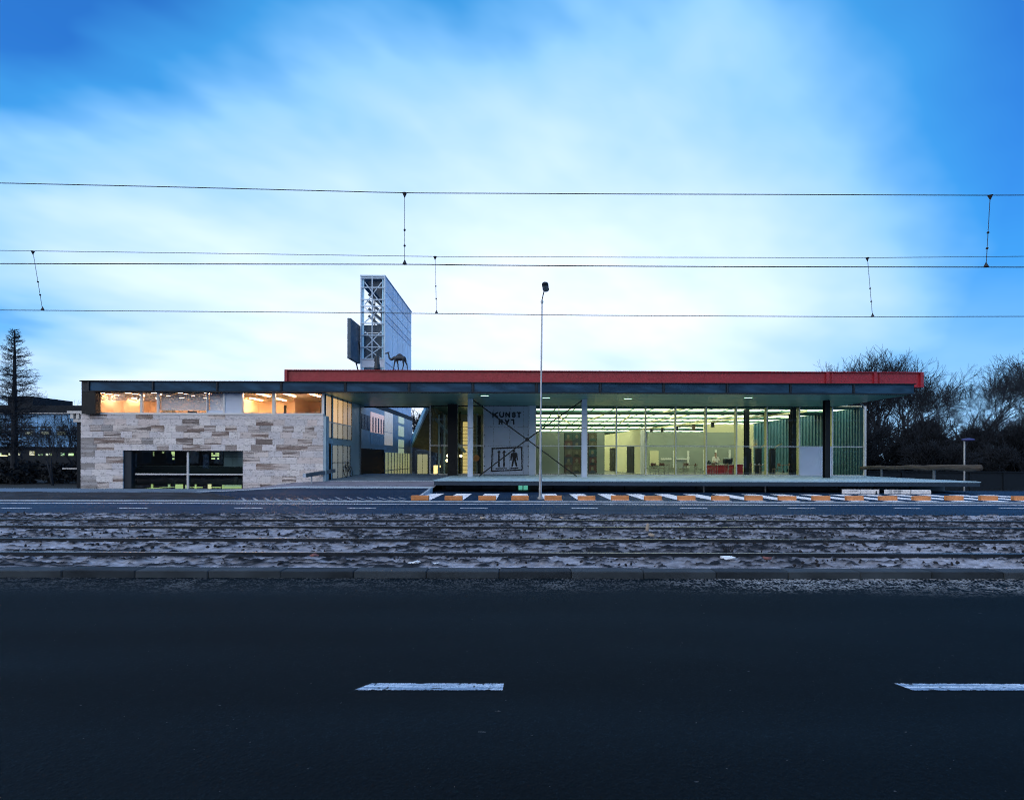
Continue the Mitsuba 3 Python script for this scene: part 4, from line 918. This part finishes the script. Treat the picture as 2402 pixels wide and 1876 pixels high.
# ---- overhead tram wires
def wire(name, pts, r, k): return add(name, tube(pts, r, 6, cap=False), 'wire', k)
def sagline(x0, x1, pts, n=60):
    xs = np.linspace(x0, x1, n); P = np.array(pts)
    return np.stack([xs, np.interp(xs, P[:, 0], P[:, 1]), np.interp(xs, P[:, 0], P[:, 2])], 1)
def dropper(k, a, b, r=.0055):
    a, b = np.array(a, float), np.array(b, float)
    d_ = wire('dropper', [a, b], r, k)
    for e, s in ((a, -1), (b, 1)):
        add('clamp', trimesh.creation.cone(.045, .10, sections=8).apply_transform(trimesh.transformations.rotation_matrix(math.pi if s < 0 else 0, (1, 0, 0))).apply_translation(e + (0, 0, .0)), 'wire', d_)
    for t in (.52, .74): add('insulator', ball(a + (b - a) * t, .022, 1), 'wire', d_)
for nm, Y, ms, cs, drops, lab in (
    ('overhead_line', 10.35, [(-45, 7.3), (-9.65, 6.815), (-6.68, 6.765), (-2.14, 6.675), (1.68, 6.679), (5.2, 6.687), (8.8, 6.695), (45, 7.1)], [(-45, 5.3), (-9.65, 5.319), (-2.13, 5.345), (-.15, 5.333), (3.76, 5.33), (9.47, 5.351), (45, 5.38)],
     (((-2.146, 0, 6.674), (-2.142, 0, 5.345)), ((8.832, 0, 6.695), (8.757, .0, 5.352))), 'nearer and upper pair of tram wires strung across the sky above the first track'),
    ('overhead_line', 13.95, [(-45, 7.3), (-13., 6.9), (-6.1, 6.842), (-2.13, 6.804), (3.02, 6.813), (8.78, 6.831), (12.77, 6.887), (45, 7.3)], [(-45, 5.45), (-13, 5.41), (-6.6, 5.393), (-2.08, 5.372), (1.95, 5.344), (8.92, 5.34), (12.77, 5.369), (45, 5.5)],
     (((-12.186, 0, 6.89), (-11.937, 0, 5.408)), ((-2.123, 0, 6.804), (-2.083, 0, 5.372)), ((8.79, 0, 6.831), (8.925, 0, 5.34))), 'farther and lower pair of tram wires strung across the sky above the second track')):
    k = thing(nm, lab, 'overhead wires', 'tram overhead lines')
    m_ = sagline(-45, 45, [(x, Y, z) for x, z in ms], 120); c_ = sagline(-45, 45, [(x, Y, z) for x, z in cs], 120)
    wire('messenger_wire', m_, .0068 if Y > 12 else .0075, k); wire('contact_wire', c_, .0085, k)
    for a, b in drops: dropper(k, (a[0], Y, a[2]), (b[0], Y, b[2]))
# ---- litter on the tram bed
def litter(name, label, cat, x, y, s, m, flat=.25, seed=1):
    v = trimesh.creation.icosphere(1, 1.); r = np.random.default_rng(seed)
    v.vertices = v.vertices * (1 + .5 * r.standard_normal((len(v.vertices), 1))) * (s, s * .8, s * flat); v = trimesh.convex.convex_hull(v.vertices) if flat > .3 else v
    z = max(.02, float(bed(np.array([[x]]), np.array([[y]]))[0, 0]))
    tag(add(name, at(v, x, y, z + s * flat * .6), m), label, cat)
litter('crumpled_paper', 'crumpled white paper lying on the sand close to the near kerb', 'paper', -1.6, 8.72, .10, 'paper', .3, 2)
litter('paper_scrap', 'flat pale scrap of paper right of the crumpled paper near the kerb', 'paper', -1.36, 8.75, .06, 'paper', .2, 3)
litter('paper_bag', 'torn white paper bag on the sand near the kerb in the right half', 'paper', 3.5, 9.2, .10, 'paper', .35, 4)
litter('red_scrap', 'reddish scrap lying right of the torn white paper bag', 'litter', 4.17, 9.3, .06, 'litter_red', .4, 5)
litter('brick_piece', 'reddish brick fragment on the sand in the left half of the tram bed', 'brick', -3.49, 9.46, .06, 'litter_red', .6, 6)
litter('brick_piece', 'small brick crumb left of the larger fragment on the sandy tram bed', 'brick', -4.05, 9.35, .04, 'litter_red', .6, 7)
litter('pebble', 'pale pebble beside the farthest tram rail, left of centre', 'stone', -1.0, 15.3, .06, 'litter_tan', .6, 8)
litter('pebble', 'pale pebble beside the farthest tram rail, below the street lamp', 'stone', 1.22, 15.5, .06, 'litter_tan', .6, 9)
k = thing('marker_stub', 'tan stub of a marker post standing between the tracks', 'marker post')
add('stub', tube([(2.95, 12.75, .02), (2.97, 12.75, .17), (2.98, 12.75, .25)], [.03, .045, .03], 10), 'litter_tan', k, smooth=40)
litter('tan_stone', 'tan stone lying just in front of the marker stub by the rail', 'stone', 2.83, 11.8, .07, 'litter_tan', .6, 12)
tag(add('twig_tuft', J(*[tube([(3.7 + .05 * math.cos(a), 9.75, .05), (3.7 + .12 * math.cos(a), 9.75 + .05 * math.sin(a), .22)], [.008, .003], 4) for a in np.arange(9) * .7]), 'soil'), 'dry dark twig tuft standing behind the torn paper bag', 'twigs')

# ================================================================ TREES
def limbs(segs, sides=4):
    "(p0, p1, r0, r1) arrays -> one mesh of open tapered tubes"
    p0, p1, r0, r1 = (np.array(q, float) for q in zip(*segs))
    d = p1 - p0; d /= np.linalg.norm(d, axis=1, keepdims=True) + 1e-9
    h = np.where(np.abs(d[:, 2:]) < .9, [[0, 0, 1.]], [[1., 0, 0]]); a = np.cross(d, h); a /= np.linalg.norm(a, axis=1, keepdims=True); b = np.cross(d, a)
    t = np.arange(sides) * 2 * np.pi / sides; o = np.cos(t)[None, :, None] * a[:, None] + np.sin(t)[None, :, None] * b[:, None]
    v = np.concatenate([p0[:, None] + o * r0[:, None, None], p1[:, None] + o * r1[:, None, None]], 1).reshape(-1, 3)
    i = np.arange(len(p0))[:, None] * 2 * sides; j = np.arange(sides)[None]; n_ = (j + 1) % sides
    f = np.concatenate([np.stack([i + j, i + n_, i + sides + n_], -1).reshape(-1, 3), np.stack([i + j, i + sides + n_, i + sides + j], -1).reshape(-1, 3)])
    return v, f
def grow(rng, p, d, L, r, depth, out, up=.25, spread=.55, kids=(2, 4), shrink=.74):
    n = 3; q = np.array(p, float); d = np.array(d, float)
    for i in range(n):
        d = d + rng.normal(0, .13, 3) + (0, 0, up * .25); d /= np.linalg.norm(d)
        q2 = q + d * L / n; ra, rb_ = r * (1 - .3 * i / n), r * (1 - .3 * (i + 1) / n)
        out[0 if depth >= 4 else 1].append((q, q2, ra, rb_)); q = q2
        if depth > 0 and (i > 0 or depth < 3):
            for _ in range(rng.integers(kids[0] - 1, kids[1] - 1) if i < n - 1 else rng.integers(kids[0], kids[1])):
                a = rng.normal(0, 1, 3); a -= a @ d * d; a /= np.linalg.norm(a) + 1e-9
                s = spread * rng.uniform(.6, 1.35); e = d * math.cos(s) + a * math.sin(s)
                grow(rng, q, e, L * shrink * rng.uniform(.75, 1.1), max(.008, rb_ * .62), depth - 1, out, up, spread, kids, shrink)
def bare_tree(label, x, y, h, seed, depth=5, r=.2, stems=1, spread=.52, z0=-.45, name='bare_tree', group='bare winter trees', frac=.30, min_r=.008, cat='tree'):
    rng = np.random.default_rng(seed); out = ([], [])
    for s in range(stems):
        a = rng.uniform(0, 6.28); t = .0 if stems == 1 else rng.uniform(.1, .5)
        grow(rng, (x + .3 * t * math.cos(a), y + .3 * t * math.sin(a), z0), (t * math.cos(a), t * math.sin(a), 1), h * frac, r, depth, out, .3, spread)
    top = max(q[1][2] for q in out[1]) - z0; f = h / top
    sc = lambda q: np.array((x + (q[0] - x) * f, y + (q[1] - y) * f, z0 + (q[2] - z0) * f))
    k = thing(name, label, cat, group)
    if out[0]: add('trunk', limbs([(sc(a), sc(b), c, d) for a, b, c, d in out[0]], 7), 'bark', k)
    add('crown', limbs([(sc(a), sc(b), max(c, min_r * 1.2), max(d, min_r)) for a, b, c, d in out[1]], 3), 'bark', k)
    return k
# right-hand trees
TR = ((24.5, 62, 9.4, 1, 'bare tree whose tips show just above the right half of the red roof beam'),
      (31.6, 50, 12.4, 2, 'dense bare tree right behind the right end of the red roof beam'),
      (35.5, 52, 12.9, 3, 'bare tree standing second right of the museum roof'),
      (39.6, 56, 11.8, 4, 'lower bare tree between the two tall groups at the right'),
      (44.6, 50, 13.4, 5, 'tall spreading bare tree near the right edge, behind the park lamp'),
      (50.5, 54, 14.0, 6, 'bare tree at the right edge of the view'),
      (33.0, 70, 12.5, 7, 'bare tree far back, seen through the crowns right of the museum'),
      (46.6, 60, 13.8, 34, 'tall bare tree behind the spreading tree near the right edge'),
      (33.6, 58, 13.4, 35, 'tall bare tree in the middle of the group behind the roof end'),
      (18.5, 84, 13.5, 8, 'bare tree far behind the roof, only its twigs above the red beam'))
for x, y, h, s, l in TR: bare_tree(l, x, y, h, s, 5, .2, 2 if s in (2, 3, 5, 34) else 1, .55, min_r=.010 * y / 50, group='bare trees right of the museum')
# undergrowth of bare shrubs in front of them
rng = np.random.default_rng(77)
for i, (x, y, h) in enumerate(((26.6, 45, 6.2), (29.3, 47, 6.8), (32.0, 44, 5.4), (34.6, 46, 6.4), (37.2, 45, 5.8), (39.8, 46, 6.6), (42.6, 46, 6.4), (45.2, 45, 5.4), (30.5, 41, 4.2), (36.0, 41, 4.0), (40.5, 41, 4.0), (48.0, 46, 7.0), (27.6, 52, 7.6))):
    bare_tree(('first', 'second', 'third', 'fourth', 'fifth', 'sixth', 'seventh', 'eighth', 'ninth', 'tenth', 'eleventh', 'twelfth', 'thirteenth')[i] + ' dark leafless shrub of the thicket right of the museum' + (', close to the glass corner' if i == 0 else ''),
              x, y, h, 100 + i, 4, .05, 5, .5, name='thicket_shrub', group='leafless shrubs of the dark thicket', frac=.36, min_r=.013, cat='shrub')
def leafmass(n, blobs, s, rng):
    V = []
    for c, r in blobs:
        k_ = int(n * r[0] * r[2] / sum(b[1][0] * b[1][2] for b in blobs)); u = rng.normal(0, 1, (k_, 3)); u /= np.linalg.norm(u, axis=1, keepdims=True)
        V.append(np.array(c) + u * np.array(r) * rng.uniform(.55, 1.05, (k_, 1)))
    P = np.vstack(V); a = rng.normal(0, s, (len(P), 3)); b = rng.normal(0, s, (len(P), 3))
    v = np.stack([P - a, P + a, P + b * 1.2], 1).reshape(-1, 3)
    return v, np.arange(len(v)).reshape(-1, 3)
def blobs(x0, x1, y, h, rng, n):
    return [((x, y + rng.uniform(-2, 2), h * rng.uniform(.28, .48) - .4), (rng.uniform(.9, 2.6), rng.uniform(1, 2), h * rng.uniform(.34, .62))) for x in np.linspace(x0, x1, n)]
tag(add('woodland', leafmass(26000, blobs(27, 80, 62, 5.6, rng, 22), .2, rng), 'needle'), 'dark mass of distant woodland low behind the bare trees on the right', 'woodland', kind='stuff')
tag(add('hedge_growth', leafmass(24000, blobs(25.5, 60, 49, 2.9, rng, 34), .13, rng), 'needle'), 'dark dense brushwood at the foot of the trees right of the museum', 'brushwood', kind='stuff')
tag(add('hedge_growth', leafmass(16000, blobs(-70, -26, 47, 2.1, rng, 34), .13, rng), 'needle'), 'dark dense brushwood left of the stone wing', 'brushwood', kind='stuff')
k = thing('mesh_fence', 'low dark fence behind the log rail at the right', 'fence')
for i in range(15): add('post', B(24.6 + 2.4 * i, 24.66 + 2.4 * i, 38.9, 38.96, -.42, 1.0), 'bg_dark', k)
add('board', B(24.6, 58.3, 38.97, 39.0, -.3, .9), 'bg_dark', k)
add('top_rail', B(24.6, 58.3, 38.86, 38.97, .9, .96), 'bg_dark', k)

# left: the tall conical larch-like tree with fine side branches
rng = np.random.default_rng(9); x, y, h = -41.2, 45.5, 12.2
tr_, cr_ = [], []
zz = np.linspace(-.4, h, 12)
for a, b in zip(zz[:-1], zz[1:]): tr_.append(((x, y, a), (x, y, b), .26 * (1 - a / (h + .4)) ** .8 + .02, .26 * (1 - b / (h + .4 + .01)) ** .8 + .012))
for i in range(340):
    t = rng.uniform(.18, .995); z = t * h; Lb = (2.05 * min(1, (1 - t) * 1.9 + .12)) * rng.uniform(.55, 1.05); az = rng.uniform(0, 6.283)
    d = np.array((math.cos(az), math.sin(az), .15 + .3 * t)); q = np.array((x, y, z)); r_ = .03 * (1 - t) + .014
    for s in range(4):
        d = d + rng.normal(0, .10, 3) + (0, 0, -.07 if s < 2 else .12); d /= np.linalg.norm(d); q2 = q + d * Lb / 4
        cr_.append((q, q2, r_ * (1 - .2 * s), r_ * (1 - .2 * (s + 1)) + .003))
        for _ in range(4):
            e = d + rng.normal(0, .55, 3) + (0, 0, -.15); e /= np.linalg.norm(e); q3 = q2 + e * Lb * rng.uniform(.12, .26)
            cr_.append((q2, q3, .010, .007))
            e2 = e + rng.normal(0, .5, 3); cr_.append((q3, q3 + e2 * Lb * .09, .010, .008))
        q = q2
k = thing('larch_tree', 'tall narrow conical leafless tree with a straight trunk at the left edge', 'tree')
add('trunk', limbs(tr_, 8), 'bark', k); add('crown', limbs(cr_, 3), 'bark', k)
for i, (x, y, h, s) in enumerate(((-38.6, 49, 7.2, 21), (-36.0, 43, 5.6, 22), (-32.4, 44, 4.4, 23), (-44.5, 50, 8.6, 24), (-29.6, 46, 3.0, 25), (-47.5, 46, 7.0, 27))):
    bare_tree(('bushy leafless tree just right of the tall conical tree', 'leafless tree in front of the blue-lit office building, left of centre', 'leafless tree before the lit windows of the blue-lit office building', 'leafless tree at the left edge behind the tall conical tree', 'small leafless tree closest to the stone wing', 'leafless tree at the very left edge of the view')[i], x, y, h, s, 4, .08, 2 if i % 2 else 3, .5, min_r=.007, group='small leafless trees left of the museum', frac=.33)
# trees and a dark block seen through the passage
bare_tree('leafless tree glimpsed through the passage behind the raked auditorium', -11.5, 76, 9.5, 31, 5, .15, 2, .45, min_r=.022, group='bare winter trees')
k = thing('far_building', 'dark flat-roofed building glimpsed through the passage', 'building')
add('wall', B(-19, 3, 92, 98, -1, 5.6), 'bg_dark', k); add('roof', B(-19.3, 3.3, 91.7, 98.3, 5.6, 5.9), 'bg_dark', k)
for i in range(6): add('window', B(-17 + 3.2 * i, -15 + 3.2 * i, 91.95, 92, 1.5, 3.2), 'tower_dark', k)

# white office building at the left; its wall colour carries the blue dusk light
k = thing('office_building', 'white flat-roofed office building behind the trees at the left, blue dusk light painted into its walls', 'building')
add('wall', B(-92, -46, 70, 82, 3.1, 7.25), 'bg_blue_lit', k)
add('ground_floor', B(-92, -46.2, 70.6, 82, -.5, 3.1), 'bg_dark', k)
rf = add('roof', B(-92.4, -45.6, 69.5, 82, 7.25, 8.25), 'bg_dark', k)
add('penthouse', B(-64, -60.9, 69.8, 76, 8.25, 9.4), 'bg_dark', rf)
add('fascia_strip', B(-92.4, -45.6, 69.45, 69.5, 7.22, 7.32), 'bg_pale', rf)
lrng = random.Random(4)
for i in range(12):
    x = -74.5 + 2.05 * i
    w = add('window', B(x, x + 1.45, 69.95, 70, 4.55, 5.25), 'tower_dark', k)
    if i in (6, 7, 8): add('lit_pane', B(x + .2, x + 1.1, 69.92, 69.95, 4.6, 5.0), 'frame', w, emit=(.10, .12, .035))
    add('top_light', B(x, x + 1.45, 69.95, 70, 5.42, 5.68), 'tower_dark', k)
for i in range(22):
    x = -74.5 + 2.05 * i
    add('panel_joint', B(x - .32, x - .28, 69.97, 70, 3.1, 7.2), 'bg_dark', k)
for i in range(16):
    x = -70 + 1.3 * i + lrng.uniform(-.3, .3)
    add('lit_window', B(x, x + lrng.uniform(.3, .8), 70.5, 70.6, 2.0, 2.0 + lrng.uniform(.15, .6)), 'frame', k, emit=tuple(q * lrng.uniform(.2, 1.) for q in (.16, .22, .06)))
k = thing('cornice_pier', 'dark pier with a white bracketed cornice, directly left of the stone wing', 'pier')
add('shaft', B(-26.35, -25.1, 33.2, 34.4, -.42, 3.95), 'bg_dark', k)
add('band', B(-26.5, -25.0, 33.1, 34.5, 3.85, 4.05), 'bg_pale', k)
add('frieze', B(-26.55, -25.0, 33.15, 34.5, 4.05, 4.35), 'dark_frame', k)
for i in range(5): add('bracket', B(-26.6 + .34 * i, -26.42 + .34 * i, 33.0, 33.15, 4.05, 4.35), 'bg_pale', k)
add('cornice', B(-26.75, -24.9, 32.95, 34.6, 4.35, 4.5), 'bg_pale', k)
add('cap', B(-25.6, -24.9, 33.1, 34.4, 4.5, 5.3), 'bg_pale', k)
k = thing('barrier', 'thin pale barrier arm on a post left of the stone wing', 'barrier')
add('arm', bar((-29.5, 36, 1.03), (-25.2, 36, 1.03), .07), 'bg_pale', k)
add('post', B(-25.5, -25.25, 35.9, 36.1, -.42, 1.25), 'bg_pale', k)
for i, (x, y, z, e, l) in enumerate(((-41.9, 56, .75, (.35, 1.4, 1.2), 'greenish lit lantern among the dark trees left of the museum'), (-26.6, 35.5, .62, (2., 1.9, 1.5), 'small white lantern low beside the left end of the stone wing'))):
    k = thing('garden_lantern', l, 'lantern')
    add('post', cyl((x, y, (z - .45) / 2), .04, z + .42, 8), 'bg_dark', k)
    add('glass', BB(x - .13, x + .13, y - .13, y + .13, z, z + .2, .03), 'frame', k, emit=e)
k = thing('lit_canopy', 'narrow canopy with a yellow light strip at the left edge', 'canopy')
add('roof', B(-58, -51.3, 56, 58, 2.2, 2.4), 'bg_dark', k); add('light_strip', bar((-56, 55.95, 2.0), (-51.4, 55.95, 1.9), .09), 'frame', k, emit=(.7, .65, .2))
for x in (-57, -52): add('post', B(x, x + .1, 56.5, 56.6, -.42, 2.2), 'bg_dark', k)

# row of houses across the street behind the camera: seen only as the reflection in the hall's glass
k = thing('terrace_houses', 'row of brick houses across the street, seen only as a reflection in the hall glass', 'houses')
add('wall', B(-70, 70, -42, -32, -.4, 9.5), 'house_wall', k)
rf = add('roof', trimesh.convex.convex_hull([(-70, -42, 9.5), (70, -42, 9.5), (-70, -31.7, 9.5), (70, -31.7, 9.5), (-70, -37, 13.), (70, -37, 13.)]), 'bg_dark', k)
hr = random.Random(12)
for i in range(34):
    x = -68 + 4.05 * i
    for z0, z1 in ((.8, 2.9), (4.0, 5.9), (6.9, 8.6)):
        w = add('window', B(x, x + 1.5, -32, -31.93, z0, z1), 'bg_pale', k)
        add('pane', B(x + .12, x + 1.38, -31.93, -31.91, z0 + .12, z1 - .12), 'frame' if hr.random() < .12 else 'tower_dark', w, **({'emit': (.5, .36, .12)} if hr.random() < .10 else {}))
    if i % 3 == 1: add('chimney', B(x + 1.8, x + 2.8, -37.5, -36.5, 12, 14.2), 'house_wall', rf)
    if i % 3 == 0: add('door', B(x + 2.2, x + 3.2, -32, -31.9, 0, 2.4), 'panel_white', k)
add('cornice', B(-70, 70, -31.95, -31.5, 9.3, 9.6), 'bg_pale', k)
add('string_course', B(-70, 70, -31.99, -31.85, 3.3, 3.5), 'bg_pale', k)
